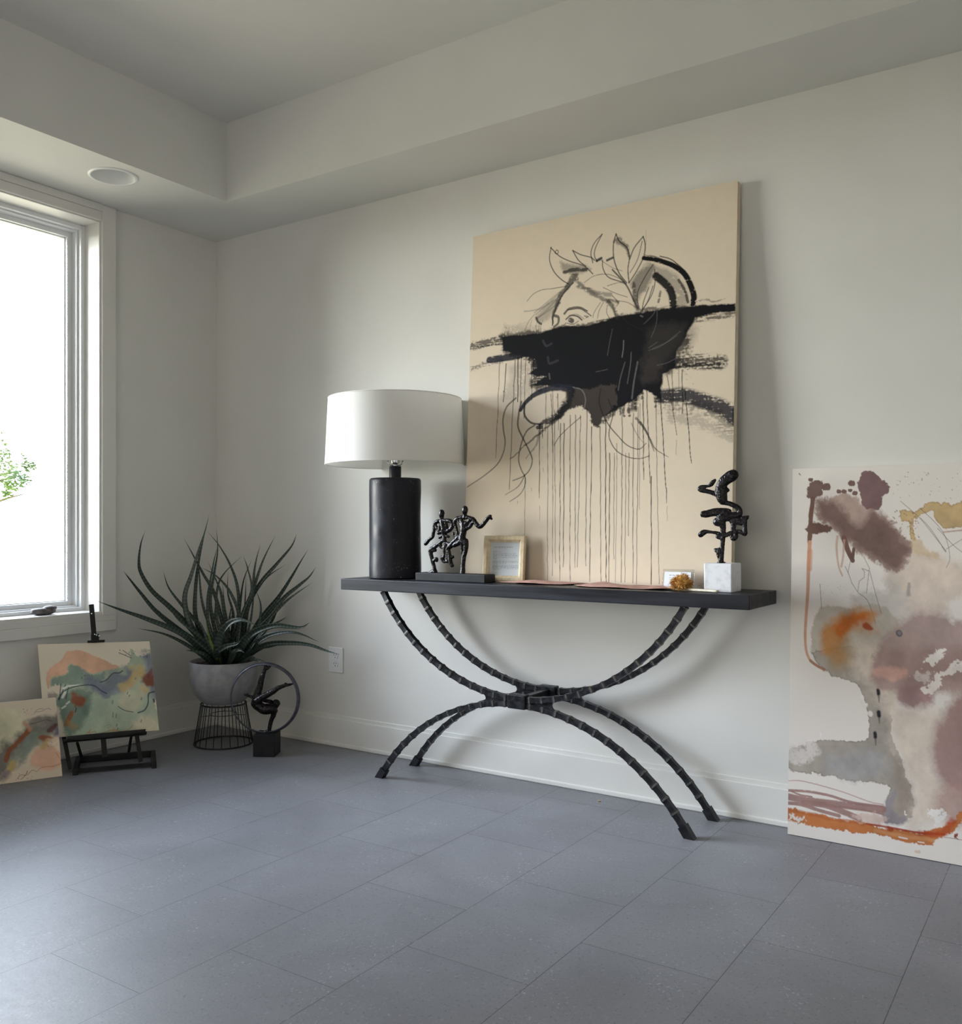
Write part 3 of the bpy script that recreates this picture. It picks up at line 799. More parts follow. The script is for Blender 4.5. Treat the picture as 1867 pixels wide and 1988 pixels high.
for ch in [
    [(820, 222, 98), (795, 238, 104), (730, 278, 100), (650, 345, 94), (600, 430, 92), (590, 520, 106), (600, 620, 100), (620, 700, 84), (640, 740, 50)],   # head, torso
    [(660, 500, 60), (715, 515, 34), (735, 495, 14)],
    [(500, 590, 46), (400, 555, 40), (300, 530, 40), (210, 510, 42), (180, 485, 42), (215, 450, 32), (290, 442, 26), (350, 435, 24), (400, 400, 38), (440, 350, 36), (475, 318, 20)],
    [(620, 745, 46), (720, 765, 42), (820, 800, 42), (910, 850, 46), (950, 910, 46), (940, 980, 54), (860, 1000, 62), (770, 1020, 70), (700, 1040, 72), (640, 1010, 70)],
    [(240, 985, 46), (300, 990, 50), (400, 970, 48), (500, 965, 46), (600, 985, 44), (680, 990, 50)], [(230, 950, 30), (350, 915, 22), (480, 882, 22), (600, 880, 22), (700, 890, 26), (760, 915, 30), (740, 960, 36)],
    [(260, 965, 36), (380, 940, 44), (520, 925, 50), (660, 935, 54), (740, 980, 50)], [(620, 1030, 76), (580, 1090, 84), (540, 1130, 76), (500, 1120, 74)], [(600, 1080, 80), (610, 1160, 66), (630, 1240, 50), (630, 1310, 46)],
    [(195, 1375, 46), (240, 1340, 50), (300, 1315, 36), (380, 1320, 26), (460, 1330, 26), (540, 1350, 34), (620, 1380, 46), (700, 1375, 40), (780, 1335, 34), (860, 1305, 28), (940, 1305, 28)],
    [(800, 1400, 40), (830, 1440, 52), (870, 1400, 50), (850, 1350, 34)],
    [(800, 1110, 46), (880, 1100, 46), (960, 1090, 46), (1040, 1060, 46), (1090, 1040, 30), (1115, 1015, 16)], [(820, 1110, 50), (830, 1200, 46), (830, 1290, 40), (900, 1310, 30)],
    [(1050, 1070, 42), (1050, 1170, 40), (1050, 1260, 40), (1055, 1340, 42), (1060, 1375, 20)], [(920, 1310, 32), (1000, 1330, 40), (1040, 1360, 34)], [(900, 1130, 46), (1000, 1150, 46)],
    [(630, 1380, 46), (620, 1440, 42), (615, 1520, 36), (610, 1620, 40), (600, 1720, 46), (590, 1830, 44), (595, 1895, 46)], [(620, 1440, 30), (540, 1420, 34), (500, 1410, 20)],
    [(640, 1300, 36), (640, 1420, 30), (635, 1560, 26), (620, 1750, 26), (612, 1895, 26)],
    [(580, 1660, 40), (520, 1680, 40), (480, 1660, 24), (460, 1650, 10)], [(550, 1700, 50), (550, 1770, 40), (560, 1830, 30)],
]: blob_chain(bm, [ap(*q) for q in ch], flat, 5)
o = obj('figure', bm, M['bronze'], ab, smooth=True); cast(o, .0016, 1, .0020, .006)
bm = bmesh.new(); lathe(bm, [(.0135, 0), (.0135, .0035), (.011, .0045)], 24, (axx, AY, MZ - .0005)); obj('mounting_disc', bm, M['bronze'], ab, smooth='auto')

# ------------------------------------------------------------------ picture painting: strokes, washes and drips laid on a grid of colours
def vnoise(rng, h, w_, cell, oct_=3, sx=1.0):
    out_ = np.zeros((h, w_)); amp = 1.0; tot = 0
    for k in range(oct_):
        c = max(cell / 2 ** k, 1.0)
        gh, gw = int(h / c) + 3, int(w_ / (c * sx)) + 3
        g = rng.random((gh, gw))
        y, x = np.arange(h) / c, np.arange(w_) / (c * sx)
        yi, xi = y.astype(int), x.astype(int)
        fy, fx = y - yi, x - xi
        fy, fx = (fy * fy * (3 - 2 * fy))[:, None], (fx * fx * (3 - 2 * fx))[None]
        a = g[yi][:, xi]; b = g[yi][:, xi + 1]; c_ = g[yi + 1][:, xi]; d = g[yi + 1][:, xi + 1]
        out_ += amp * ((a * (1 - fx) + b * fx) * (1 - fy) + (c_ * (1 - fx) + d * fx) * fy)
        tot += amp; amp *= .55
    return out_ / tot
class Picture:
    def __init__(s, nx, ny, base, corners, to_photo, seed=1, var=.25):
        """corners: 3-D points top-left, top-right, bottom-left; to_photo maps drawing coordinates to photograph pixels"""
        s.nx, s.ny = nx, ny
        s.im = np.ones((ny, nx, 3)) * np.array(base)
        s.P0, s.ex, s.ey = (np.asarray(corners[0]), np.asarray(corners[1]) - np.asarray(corners[0]), np.asarray(corners[2]) - np.asarray(corners[0]))
        s.n = np.cross(s.ex, s.ey); s.tp = to_photo; s.var = var
        s.rng = np.random.default_rng(seed)
        s.NV = vnoise(s.rng, ny, nx, 60, 5); s.N0 = vnoise(s.rng, ny, nx, 26, 4); s.N1 = vnoise(s.rng, ny, nx, 14, 4); s.N2 = vnoise(s.rng, ny, nx, 3.0, 2); s.N3 = vnoise(s.rng, ny, nx, 2.2, 2, 9.0)
    def g(s, x, y):
        px, py = s.tp(x, y)
        d = at_plane(px, py, s.P0, s.n) - s.P0
        return np.array([np.dot(d, s.ex) / np.dot(s.ex, s.ex) * (s.nx - 1), np.dot(d, s.ey) / np.dot(s.ey, s.ey) * (s.ny - 1)])
    def gs(s, pts): return np.array([s.g(*p) for p in pts])
    def scale(s, pts):
        x, y = pts[len(pts) // 2][:2]
        return np.linalg.norm(s.g(x + 10, y) - s.g(x - 10, y)) / 20
    def lay(s, a, x0, x1, y0, y1, col):
        a = np.clip(a, 0, 1)[..., None]
        col = np.array(col) * (1 + s.var * (s.NV[y0:y1, x0:x1, None] - .5) + .4 * s.var * (s.N1[y0:y1, x0:x1, None] - .5))
        s.im[y0:y1, x0:x1] = s.im[y0:y1, x0:x1] * (1 - a) + col * a
    def win(s, G, pad):
        x0 = int(max(0, np.floor(G[:, 0].min() - pad))); x1 = int(min(s.nx, np.ceil(G[:, 0].max() + pad) + 1))
        y0 = int(max(0, np.floor(G[:, 1].min() - pad))); y1 = int(min(s.ny, np.ceil(G[:, 1].max() + pad) + 1))
        return (x0, x1, y0, y1) if x1 > x0 and y1 > y0 else None
    def stroke(s, pts, w_, col, a=1.0, soft=.35, dry=0.0, w2=None, wob=0.0, curve=True):
        k = s.scale(pts); w_ = w_ * k; w2 = w_ if w2 is None else w2 * k
        G = s.gs(pts)
        if curve and len(G) > 2: G = np.array(catmull(list(G), 8))
        b = s.win(G, max(w_, w2) + 3)
        if b is None: return
        x0, x1, y0, y1 = b
        X, Y = np.meshgrid(np.arange(x0, x1), np.arange(y0, y1))
        if wob: X = X + (s.N1[y0:y1, x0:x1] - .5) * wob * 2; Y = Y + (s.N2[y0:y1, x0:x1] - .5) * wob
        L = np.concatenate([[0], np.cumsum(np.linalg.norm(np.diff(G, axis=0), axis=1))]); L /= max(L[-1], 1e-6)
        if soft >= .6 and max(w_, w2) > 6:
            wb = max(w_, w2) * .55; X = X + (s.N0[y0:y1, x0:x1] - .5) * wb * 2; Y = Y + (np.roll(s.N0, 53, 1)[y0:y1, x0:x1] - .5) * wb * 2
        best = np.full(X.shape, 1e9)
        for (p, q, t0, t1) in zip(G[:-1], G[1:], L[:-1], L[1:]):
            d = q - p; l2 = max(d @ d, 1e-9)
            u = np.clip(((X - p[0]) * d[0] + (Y - p[1]) * d[1]) / l2, 0, 1)
            dist = np.hypot(X - p[0] - u * d[0], Y - p[1] - u * d[1])
            half = np.maximum((w_ + (w2 - w_) * (t0 + (t1 - t0) * u)) * .5, .15)
            best = np.minimum(best, dist / half)
        hw = max(w_, w2) * .5
        sf = max(soft, .6 / max(hw, .3))
        al = np.clip((1 + sf * .5 - best) / sf, 0, 1) * min(1, hw / .45)
        if dry:
            n = (.5 * s.N2 + .5 * s.N3)[y0:y1, x0:x1]
            al = al * np.clip((n - dry * .5 - .22 * best) / .22 + .35, 0, 1)
        s.lay(al * a, x0, x1, y0, y1, col)
    def blob(s, pts, col, a=1.0, soft=3.0, warp=0.0, dry=0.0, rim=0.0, rimcol=None, smooth=True):
        G = s.gs(pts)
        if smooth: G = np.array(catmull(list(G) + [G[0]], 5)[:-1])
        b = s.win(G, soft * 2 + warp * 2 + 3)
        if b is None: return
        x0, x1, y0, y1 = b
        X, Y = np.meshgrid(np.arange(x0, x1, dtype=float), np.arange(y0, y1, dtype=float))
        if warp:
            X = X + (s.N1[y0:y1, x0:x1] - .5) * warp * 2.2 + (s.N2[y0:y1, x0:x1] - .5) * warp * .8
            Y = Y + (np.roll(s.N1, 37, 1)[y0:y1, x0:x1] - .5) * warp * 2.2 + (np.roll(s.N2, 21, 1)[y0:y1, x0:x1] - .5) * warp * .8
        ins = np.zeros(X.shape, bool); dist = np.full(X.shape, 1e9)
        for p, q in zip(G, np.roll(G, -1, 0)):
            d = q - p; l2 = max(d @ d, 1e-9)
            u = np.clip(((X - p[0]) * d[0] + (Y - p[1]) * d[1]) / l2, 0, 1)
            dist = np.minimum(dist, np.hypot(X - p[0] - u * d[0], Y - p[1] - u * d[1]))
            if q[1] != p[1]:
                c = ((p[1] > Y) != (q[1] > Y)) & (X < (q[0] - p[0]) * (Y - p[1]) / (q[1] - p[1]) + p[0])
                ins ^= c
        sd = np.where(ins, dist, -dist)
        al = np.clip(sd / max(soft, .5) + .5, 0, 1)
        if dry: al = al * np.clip(((.6 * s.N2 + .4 * s.N1)[y0:y1, x0:x1] - dry * .55) / .18 + .35, 0, 1)
        s.lay(al * a, x0, x1, y0, y1, col)
        if rim: s.lay(np.clip(1 - np.abs(sd - 1) / 1.6, 0, 1) * rim, x0, x1, y0, y1, rimcol or col)
    def specks(s, x0, y0, x1, y1, n, col, r=(1, 4), a=.8):
        for _ in range(n):
            x, y, q = s.rng.uniform(x0, x1), s.rng.uniform(y0, y1), s.rng.uniform(*r)
            s.stroke([(x, y), (x + q * .3, y + q * .4)], q, col, a, curve=False)

# ------------------------------------------------------------------ large drawing leaning on the wall behind the table
def leaning(x0, x1, yb, yt, z0, z1, thick):
    """front corners top-left, top-right, bottom-left, bottom-right and the backward vector"""
    tl, tr, bl, br = (np.array(p) for p in ((x0, yt, z1), (x1, yt, z1), (x0, yb, z0), (x1, yb, z0)))
    n = np.cross(tr - tl, bl - tl); n /= np.linalg.norm(n)
    if n[1] < 0: n = -n
    return tl, tr, bl, br, n * thick
def canvas_box(bm, tl, tr, bl, br, back, lift=.0006):
    f = [p + back / np.linalg.norm(back) * lift for p in (tl, tr, br, bl)]
    b = bmesh.new(); prism(b, f, Vector(back))
    bmesh.ops.bevel(b, geom=b.edges[:], offset=.002, segments=2, affect='EDGES')
    return merge(bm, b)
tl, tr, bl, br, back = leaning(1.601, 2.687, -.108, -.037, TT + .001, 2.176, .034)
big = thing('charcoal_painting', 'tall beige canvas with charcoal head and dripping black band, behind the lamp', 'painting', ((tl[0] + tr[0]) / 2, -.09, TT))
bm = bmesh.new(); canvas_box(bm, tl, tr, bl, br, back); obj('stretched_canvas', bm, M['canvas_edge'], big)
sA = 600 / 1867
P = Picture(560, 712, rgb(212, 197, 177), (tl, tr, bl), lambda x, y: (880 + x * sA, 330 + y * sA), 5)
P.im *= (1 + (P.N1 - .5) * .05)[..., None]
INK, CHAR, NAVY, GREY, BRN = rgb(18, 18, 22), rgb(36, 34, 34), rgb(28, 30, 44), rgb(96, 90, 84), rgb(62, 55, 50)
B = 1151                                    # the lower zoom starts this far down
# smudges around the mass
P.blob([(1150, 930), (1400, 930), (1480, 980), (1400, 1100), (1330, 1200), (1200, 1230)], rgb(120, 110, 100), .5, 16, 6)
P.blob([(330, 1180), (520, 1160), (560, 1320), (420, 1360), (290, 1380), (340, 1260)], rgb(140, 130, 120), .45, 14, 6, dry=.55)
P.blob([(310, 930), (520, 950), (480, 1000), (320, 1010)], rgb(150, 138, 124), .5, 10, 6, dry=.6)
# dry side strokes
P.stroke([(100, 1068), (200, 1042), (300, 1024)], 46, CHAR, .8, .5, .6)
P.stroke([(98, 1085), (200, 1062), (300, 1050)], 10, CHAR, .7, .5, .4)
P.stroke([(112, 1200), (180, 1175), (300, 1150)], 34, CHAR, .6, .5, .8)
P.stroke([(215, 1148), (300, 1135), (380, 1122), (470, 1100)], 34, NAVY, .95, .3, .12, 44)
P.stroke([(1330, 1160), (1450, 1158), (1612, 1160)], 92, CHAR, .85, .35, .6)
P.stroke([(1330, 1185), (1450, 1185), (1600, 1178)], 34, INK, .75, .4, .5)
P.stroke([(1395, 1000), (1400, 1080), (1390, 1180)], 80, CHAR, .5, .6, .8)
P.stroke([(1440, 905), (1550, 892), (1712, 868)], 40, CHAR, .75, .5, .72)
P.stroke([(1430, 800), (1520, 790), (1600, 785), (1655, 766)], 26, CHAR, .5, .7, .7, 6)
P.stroke([(1250, 1370), (1380, 1360), (1520, 1400), (1630, 1440), (1692, 1490)], 84, NAVY, .92, .5, .30, 96)
P.stroke([(1270, 1410), (1400, 1420), (1540, 1450), (1690, 1540)], 120, CHAR, .5, .6, .75, 90)
P.stroke([(1330, 1480), (1480, 1530), (1680, 1605)], 70, GREY, .35, .7, .5)
P.stroke([(1690, 1440), (1692, 1540)], 14, INK, .7)
# the black mass
P.blob([(290, 1010), (420, 994), (545, 978), (640, 950), (800, 940), (1000, 885), (1200, 846), (1380, 822), (1560, 812), (1704, 806), (1708, 850), (1600, 864), (1460, 890), (1430, 960), (1390, 1030), (1340, 1110), (1300, 1200), (1150, 1250), (1000, 1240), (800, 1220), (600, 1180), (450, 1130), (298, 1095)], INK, 1, 3.0, 2.6, smooth=False)
P.stroke([(290, 1012), (420, 996), (545, 980), (640, 954), (800, 942), (1000, 888), (1200, 850), (1380, 826)], 34, INK, .75, .9, .5, curve=False)
P.stroke([(1395, 1040), (1340, 1130), (1290, 1210)], 60, CHAR, .75, .9, .5)
P.stroke([(300, 1092), (450, 1125), (520, 1180)], 40, INK, .8, .8, .5)
P.blob([(440, 1090), (520, 1180), (450, 1230), (560, 1250), (470, 1300), (600, 1310), (700, 1316), (760, 1340), (790, 1440), (830, 1470), (900, 1490), (985, 1455), (1010, 1430), (1080, 1400), (1120, 1370), (1150, 1330), (1200, 1350), (1255, 1390), (1262, 1240), (1340, 1180), (1340, 1100), (900, 1000), (600, 1000)], INK, 1, 3.0, 3.5, smooth=False)
for q in ([(470, 1120), (500, 1210), (480, 1300)], [(520, 1160), (540, 1250), (520, 1320)], [(1130, 1280), (1120, 1350), (1090, 1420)], [(1000, 1400), (960, 1460), (900, 1500)]): P.stroke(q, 50, INK, .8, .8, .5)
P.blob([(690, 1310), (800, 1320), (980, 1300), (1000, 1420), (905, 1480), (885, 1555), (845, 1545), (820, 1470), (780, 1430), (700, 1440), (640, 1500), (560, 1540), (650, 1450), (690, 1380)], BRN, 1, 3, 6, smooth=False)
P.stroke([(700, 1330), (690, 1400), (640, 1460), (560, 1520), (500, 1560)], 60, INK, .85, .6, .35, 24)
P.blob([(1180, 950), (1390, 940), (1340, 1080), (1260, 1160), (1150, 1180)], rgb(52, 48, 46), .75, 18, 8)
P.blob([(1130, 1160), (1260, 1160), (1240, 1260), (1150, 1290)], rgb(62, 56, 54), .6, 14, 8)
for x, y, h in ((450, 1100, 60), (480, 1110, 110), (510, 1160, 120), (545, 1180, 90), (1140, 1320, 60), (1010, 1400, 70), (1030, 1380, 100), (1060, 1390, 90), (1100, 1360, 90), (1220, 1330, 100)):
    P.stroke([(x, y), (x + 2, y + h)], 18, INK, .8, .6, .55)
# head: laurel, hair, brow, eye
def pen(pts, w_=5, a=.8, c=CHAR, **k): P.stroke(pts, w_ * 1.15, c, a, .5, **k)
pen([(590, 466), (580, 540), (605, 610), (650, 660), (700, 692)]); pen([(588, 470), (640, 520), (700, 550), (770, 572), (805, 592), (842, 628)])
pen([(612, 500), (622, 484), (634, 492), (626, 508), (612, 500)], 4)
P.blob([(645, 560), (720, 562), (830, 588), (770, 622), (690, 630), (652, 604)], GREY, .6, 6, 4, dry=.3); P.stroke([(668, 618), (720, 606), (800, 600)], 20, INK, .8, .6, .35)
pen([(720, 486), (755, 545), (800, 582)]); pen([(720, 486), (770, 512), (830, 528), (852, 546)])
pen([(898, 388), (852, 440), (830, 500), (842, 560)]); pen([(898, 388), (858, 470), (852, 520), (868, 552)])
P.stroke([(866, 548), (892, 534)], 16, INK, .9, .5, .2); P.stroke([(928, 546), (962, 530)], 14, INK, .85, .5, .3)
pen([(982, 386), (966, 450), (970, 540), (1000, 622), (1046, 682)], 6); pen([(982, 386), (1002, 430), (1048, 470), (1062, 530), (1054, 600), (1060, 682)], 6)
P.stroke([(990, 425), (1040, 470), (1056, 530)], 34, CHAR, .65, .8, .4, 16)
pen([(1146, 402), (1092, 470), (1064, 540)], 6); pen([(1146, 402), (1158, 450), (1150, 520), (1112, 600), (1060, 682)], 6); pen([(1140, 430), (1112, 540), (1066, 622)], 4); pen([(1162, 360), (1164, 450)], 3, .3)
pen([(900, 545), (905, 600), (940, 650), (1030, 680)], 5); pen([(960, 602), (1040, 690), (1082, 772), (1112, 836)], 8); pen([(890, 545), (960, 590), (1020, 610)], 3, .6)
pen([(1045, 690), (1010, 660), (930, 630), (850, 640), (790, 680)], 4, .6); pen([(930, 700), (1000, 680), (1040, 690)], 4, .6); pen([(905, 710), (980, 745), (1050, 768)], 4, .6); pen([(985, 790), (1050, 800), (1100, 830)], 4, .6)
P.blob([(1150, 572), (1210, 590), (1180, 690), (1110, 790), (1084, 740), (1070, 690), (1100, 640)], GREY, .75, 8, 5, dry=.28); P.stroke([(1080, 690), (1095, 760), (1112, 840)], 26, CHAR, .7, .8, .35)
P.blob([(1170, 560), (1300, 600), (1390, 690), (1425, 800), (1330, 820), (1310, 700), (1220, 625)], GREY, .5, 8, 5, dry=.5)
P.stroke([(1148, 532), (1230, 545), (1320, 574), (1388, 620), (1425, 680), (1452, 760), (1445, 805)], 24, rgb(16, 16, 18), 1, .35, .12, 36)
P.stroke([(1160, 515), (1220, 526), (1300, 560), (1340, 585)], 10, INK, .7, .5, .3); P.stroke([(1248, 521), (1310, 538), (1360, 575), (1400, 612)], 7, CHAR, .8, .5, .2)
P.stroke([(1222, 640), (1280, 688), (1318, 745), (1328, 832)], 44, rgb(16, 16, 18), .97, .4, .18); P.stroke([(1360, 665), (1398, 730), (1416, 800)], 16, INK, .8, .5, .3); P.stroke([(1250, 735), (1238, 800)], 14, CHAR, .7, .7, .4)
for q in ([(1215, 600), (1216, 690), (1190, 770), (1132, 856)], [(1205, 572), (1160, 640), (1112, 742), (1118, 836)], [(1180, 710), (1150, 790), (1140, 840)], [(1205, 700), (1175, 790), (1140, 850)]): pen(q, 5, .8)
P.stroke([(732, 648), (690, 690), (645, 762), (602, 862), (598, 930)], 40, CHAR, .8, .6, .3, 8)
for q in ([(700, 690), (600, 770), (490, 862)], [(690, 700), (580, 800), (500, 870)], [(660, 740), (560, 850), (505, 900)], [(650, 760), (540, 830), (470, 850), (428, 854)], [(640, 800), (560, 860), (500, 900), (530, 932)]): pen(q, 7, .4, GREY)
P.blob([(640, 760), (600, 860), (530, 920), (490, 890), (560, 820)], GREY, .45, 8, 4, dry=.4)
pen([(690, 702), (600, 716), (530, 726), (480, 752), (445, 792)], 4, .6); pen([(500, 892), (512, 918), (530, 930)], 9, .8); pen([(490, 872), (452, 920), (425, 985)], 4, .5); pen([(520, 930), (528, 975)], 3, .4)
for x in (465, 500, 515, 530): pen([(x + 10, 905), (x, 940), (x - 2, 985)], 3, .4)
P.stroke([(752, 684), (812, 722), (870, 762), (930, 788), (985, 802)], 40, CHAR, .65, .8, .42, 22); P.stroke([(790, 708), (860, 738), (950, 748)], 26, GREY, .6, .8, .35)
P.stroke([(930, 792), (968, 840), (996, 892)], 24, CHAR, .7, .8, .35); pen([(960, 760), (995, 800), (985, 822)], 5, .6)
pen([(722, 682), (668, 742), (624, 822), (602, 890), (598, 938)], 7, .8)
P.stroke([(612, 880), (634, 890), (632, 925), (606, 948)], 16, CHAR, .8, .7, .15, 10)
P.stroke([(670, 868), (700, 838), (760, 830), (808, 852)], 13, BRN, .85, .6, .15, 8); pen([(690, 845), (760, 838), (800, 858), (832, 882)], 5, .8)
pen([(680, 902), (708, 880), (748, 884), (776, 906)], 7, .85); pen([(700, 878), (745, 872), (790, 900)], 4, .5); pen([(684, 925), (720, 932), (756, 912)], 4, .7); P.stroke([(706, 906), (716, 912)], 26, CHAR, .85, .4); P.stroke([(700, 905), (702, 906)], 6, rgb(190, 176, 155), .8)
pen([(790, 882), (815, 886), (800, 892)], 5, .7); pen([(680, 925), (668, 938), (690, 945)], 5, .6)
for q in ([(888, 800), (850, 860), (842, 892)], [(905, 800), (880, 850), (870, 895)], [(930, 815), (925, 860), (945, 900)], [(960, 820), (975, 860), (980, 900)], [(1010, 870), (1060, 930), (1180, 980)]): pen(q, 4, .6)
# pale scratches drawn into the wet black
def scr(pts, w_=5, a=.6, c=rgb(128, 126, 126)): P.stroke(pts, w_, c, a * .75, .58, .12)
scr([(1028, 1030), (1026, 1080), (1018, 1130)], 6, .8); scr([(1074, 1100), (1068, 1180), (1050, 1290)], 6, .5); scr([(1112, 1160), (1090, 1280), (1078, 1380)], 10, .55); scr([(1036, 1160), (1010, 1250), (995, 1330)], 6, .5)
scr([(650, 1302), (720, 1312), (775, 1330), (797, 1380), (792, 1430), (780, 1450)], 7, .7); scr([(540, 1030), (560, 1062), (592, 1050)], 12, .35, rgb(90, 90, 100)); scr([(570, 1130), (580, 1168), (632, 1150)], 12, .35, rgb(90, 90, 100)); scr([(578, 1230), (582, 1262)], 8, .5)
for q in ([(1180, 1090), (1260, 1060), (1370, 975)], [(1200, 1080), (1290, 1040), (1350, 1000)], [(1180, 1075), (1230, 1040)], [(1230, 1180), (1290, 1165), (1340, 1140)], [(960, 960), (940, 1060), (930, 1120)], [(1150, 930), (1200, 880), (1232, 830)], [(1230, 840), (1225, 930), (1195, 1010)], [(860, 1220), (930, 1205)]): scr(q, 5, .35)
scr([(1130, 880), (1142, 886)], 8, .7)
# locks of hair below
def lock(pts, w_, w2=None, a=.75, dry=.1): P.stroke([(x, y + B) for x, y in pts], w_, CHAR, a, .6, dry, w2)
P.stroke([(700, 1318), (600, 1316), (500, 1352), (440, 1400), (405, 1450)], 40, NAVY, .95, .4, .1, 20)
lock([(410, 250), (395, 320), (390, 400), (420, 470), (455, 540), (476, 600), (460, 660), (420, 700), (358, 726)], 12, 5); lock([(430, 260), (430, 330), (470, 376), (528, 386)], 12, 10, .85)
lock([(492, 390), (440, 430), (405, 520), (394, 600), (410, 660), (434, 710), (430, 760), (400, 810), (340, 852)], 9, 4); lock([(376, 228), (322, 280), (300, 350), (302, 420), (312, 490), (300, 560), (262, 630), (180, 700), (82, 765)], 10, 5, .7)
lock([(432, 690), (392, 760), (312, 812)], 6, 3); lock([(690, 190), (704, 250), (670, 310), (600, 372), (520, 440), (430, 520), (350, 605)], 26, 4, .7, .35); lock([(520, 395), (512, 470), (480, 540), (440, 600)], 26, 5, .5, .5)
lock([(770, 340), (700, 400), (640, 460), (608, 512)], 5); lock([(890, 170), (880, 250), (905, 330), (942, 395), (990, 452), (1050, 512), (1120, 535), (1164, 500)], 9, 5); lock([(936, 235), (962, 320), (945, 400), (942, 470), (985, 545), (1060, 585), (1130, 592), (1182, 576)], 8, 5)
lock([(1104, 350), (1150, 405), (1190, 480), (1222, 535), (1300, 585)], 18, 3, .65, .3); lock([(1126, 370), (1170, 440), (1212, 548)], 14, 6, .6, .3); lock([(1075, 380), (1110, 450), (1150, 500)], 6, 3, .5)
# drips
rd = random.Random(7)
def drip(x, y0, y1, dx=0, w_=4, a=.85):
    n = max(3, int((y1 - y0) / 60)); pts = [(x + dx * k / n + rd.uniform(-2, 2), y0 + B + (y1 - y0) * k / n) for k in range(n + 1)]
    P.stroke(pts, w_ * 1.2, INK, a, .6, 0, w_ * .9)
for q in ((280, 10, 590, -24), (320, 20, 250, -20), (375, -40, 780, -38), (392, -20, 250, -4), (410, -30, 260, -6), (432, 690, 1060, -2), (438, -20, 350, -12), (520, 390, 830, -2), (470, -10, 240, 3), (536, 380, 470, 2), (560, 120, 430, -4), (570, 400, 1328, -2), (600, 180, 1300, -2), (612, 300, 1222, 4), (648, 380, 1330, -8), (668, 380, 1246, -4), (704, 330, 1336, 0), (738, 330, 1250, -4), (768, 330, 1248, -20), (806, 290, 1240, -8), (836, 400, 1336, -14), (886, 400, 1338, 4), (918, 360, 1338, 4), (944, 560, 1338, -6), (972, 560, 1200, -4), (988, 500, 1340, -10), (1020, 300, 1340, -6), (1042, 560, 1340, -6), (1060, 560, 1060, -4), (1086, 320, 1345, -2), (1116, 280, 1350, -10), (1128, 260, 900, -6), (1146, 240, 720, 2), (1166, 140, 740, 20), (1196, 700, 1352, -2), (1222, 230, 1352, 20), (1250, 200, 770, 34), (1290, 90, 450, 60), (1320, 60, 300, 10), (1380, 60, 320, 4), (1362, 30, 210, 0), (1400, 180, 620, 36), (1286, 770, 860, 2), (590, 200, 560, 8), (630, 200, 420, 4)):
    drip(*q, w_=rd.choice((3.2, 4, 5)), a=rd.choice((.65, .8, .9)))
for x, y0, y1 in ((540, 520, 530), (542, 650, 672), (388, 850, 865), (470, 770, 790), (520, 880, 970), (1290, 880, 970), (1346, 480, 570)): drip(x, y0, y1, 0, 3, .5)
P.specks(300, 900, 1500, 1400, 90, CHAR, (2, 6), .5)
# pencilled initials low in the corner
for q in ([(1478, 1345), (1476, 1375)], [(1490, 1345), (1488, 1375)], [(1477, 1360), (1489, 1360)], [(1512, 1348), (1500, 1352), (1500, 1370), (1512, 1374)]): P.stroke([(x, y + B) for x, y in q], 3, GREY, .6, .6)
painted('drawing', P.im, (tl, tr, bl, br), M['paint'], big)

# ------------------------------------------------------------------ large watercolour-like canvas leaning on the right
tl, tr, bl, br, back = leaning(2.866, 3.70, -.083, -.0225, 0.002, 1.190, .020)
art = thing('abstract_painting', 'large white canvas with mauve, grey and orange washes leaning on the back wall', 'painting', (3.28, -.06, 0))
bm = bmesh.new(); canvas_box(bm, tl, tr, bl, br, back); obj('stretched_canvas', bm, M['canvas_white'], art)
sC, sD = 377 / 1784, 377 / 1629
P = Picture(560, 700, rgb(222, 214, 207), (tl, tr, bl), lambda x, y: (1490 + x * sC, 880 + y * sC), 9, .62)
MAUVE, BROWN, BEIGE, OCHRE, GREYW = rgb(158, 132, 127), rgb(120, 97, 91), rgb(204, 188, 174), rgb(192, 164, 118), rgb(178, 168, 155)
def D(pts): return [((x * sD) / sC, (380 + y * sD) / sC) for x, y in pts]
P.blob([(1320, 850), (1560, 930), (1784, 1010), (1900, 1200), (1660, 1350), (1640, 1460), (1300, 1490), (1190, 1400), (1080, 1180), (1100, 1090), (1250, 1040)], BEIGE, .9, 18, 8)
P.blob([(780, 1290), (1090, 1280), (1080, 1160), (1250, 1250), (1300, 1500), (1000, 1700), (800, 1420)], rgb(196, 188, 180), .8, 14, 10)
P.blob([(540, 1400), (780, 1420), (1000, 1380), (1150, 1480), (1210, 1600), (1060, 1720), (1000, 2000), (520, 1960), (420, 1860), (390, 1740), (440, 1480)], GREYW, .85, 4, 5)
P.blob(D([(360, 20), (700, -20), (760, 160), (1000, 330), (1040, 700), (1100, 900), (1190, 1150), (1210, 1400), (1000, 1470), (962, 1410), (1000, 1220), (1020, 1150), (830, 1118), (500, 1065), (162, 1000), (165, 850), (300, 800), (500, 762), (820, 756), (832, 500), (760, 320), (640, 252), (480, 185)]), rgb(162, 153, 143), 1, 2, 5, rim=.45, rimcol=rgb(80, 76, 72))
P.blob(D([(160, 800), (330, 770), (420, 800), (430, 900), (300, 960), (162, 930)]), rgb(216, 208, 202), .7, 6, 8, dry=.55)
P.blob(D([(500, 900), (900, 850), (1000, 1000), (800, 1090), (500, 1030)]), rgb(156, 155, 157), .7, 22, 10)
P.blob(D([(690, -40), (1000, -30), (930, 160), (1110, 290), (1100, 480), (1420, 520), (1450, 570), (1380, 900), (1410, 1060), (1560, 1260), (1300, 1490), (1180, 1480), (1230, 1200), (1100, 880), (1000, 560), (880, 320), (720, 180)]), rgb(204, 190, 176), .95, 26, 8)
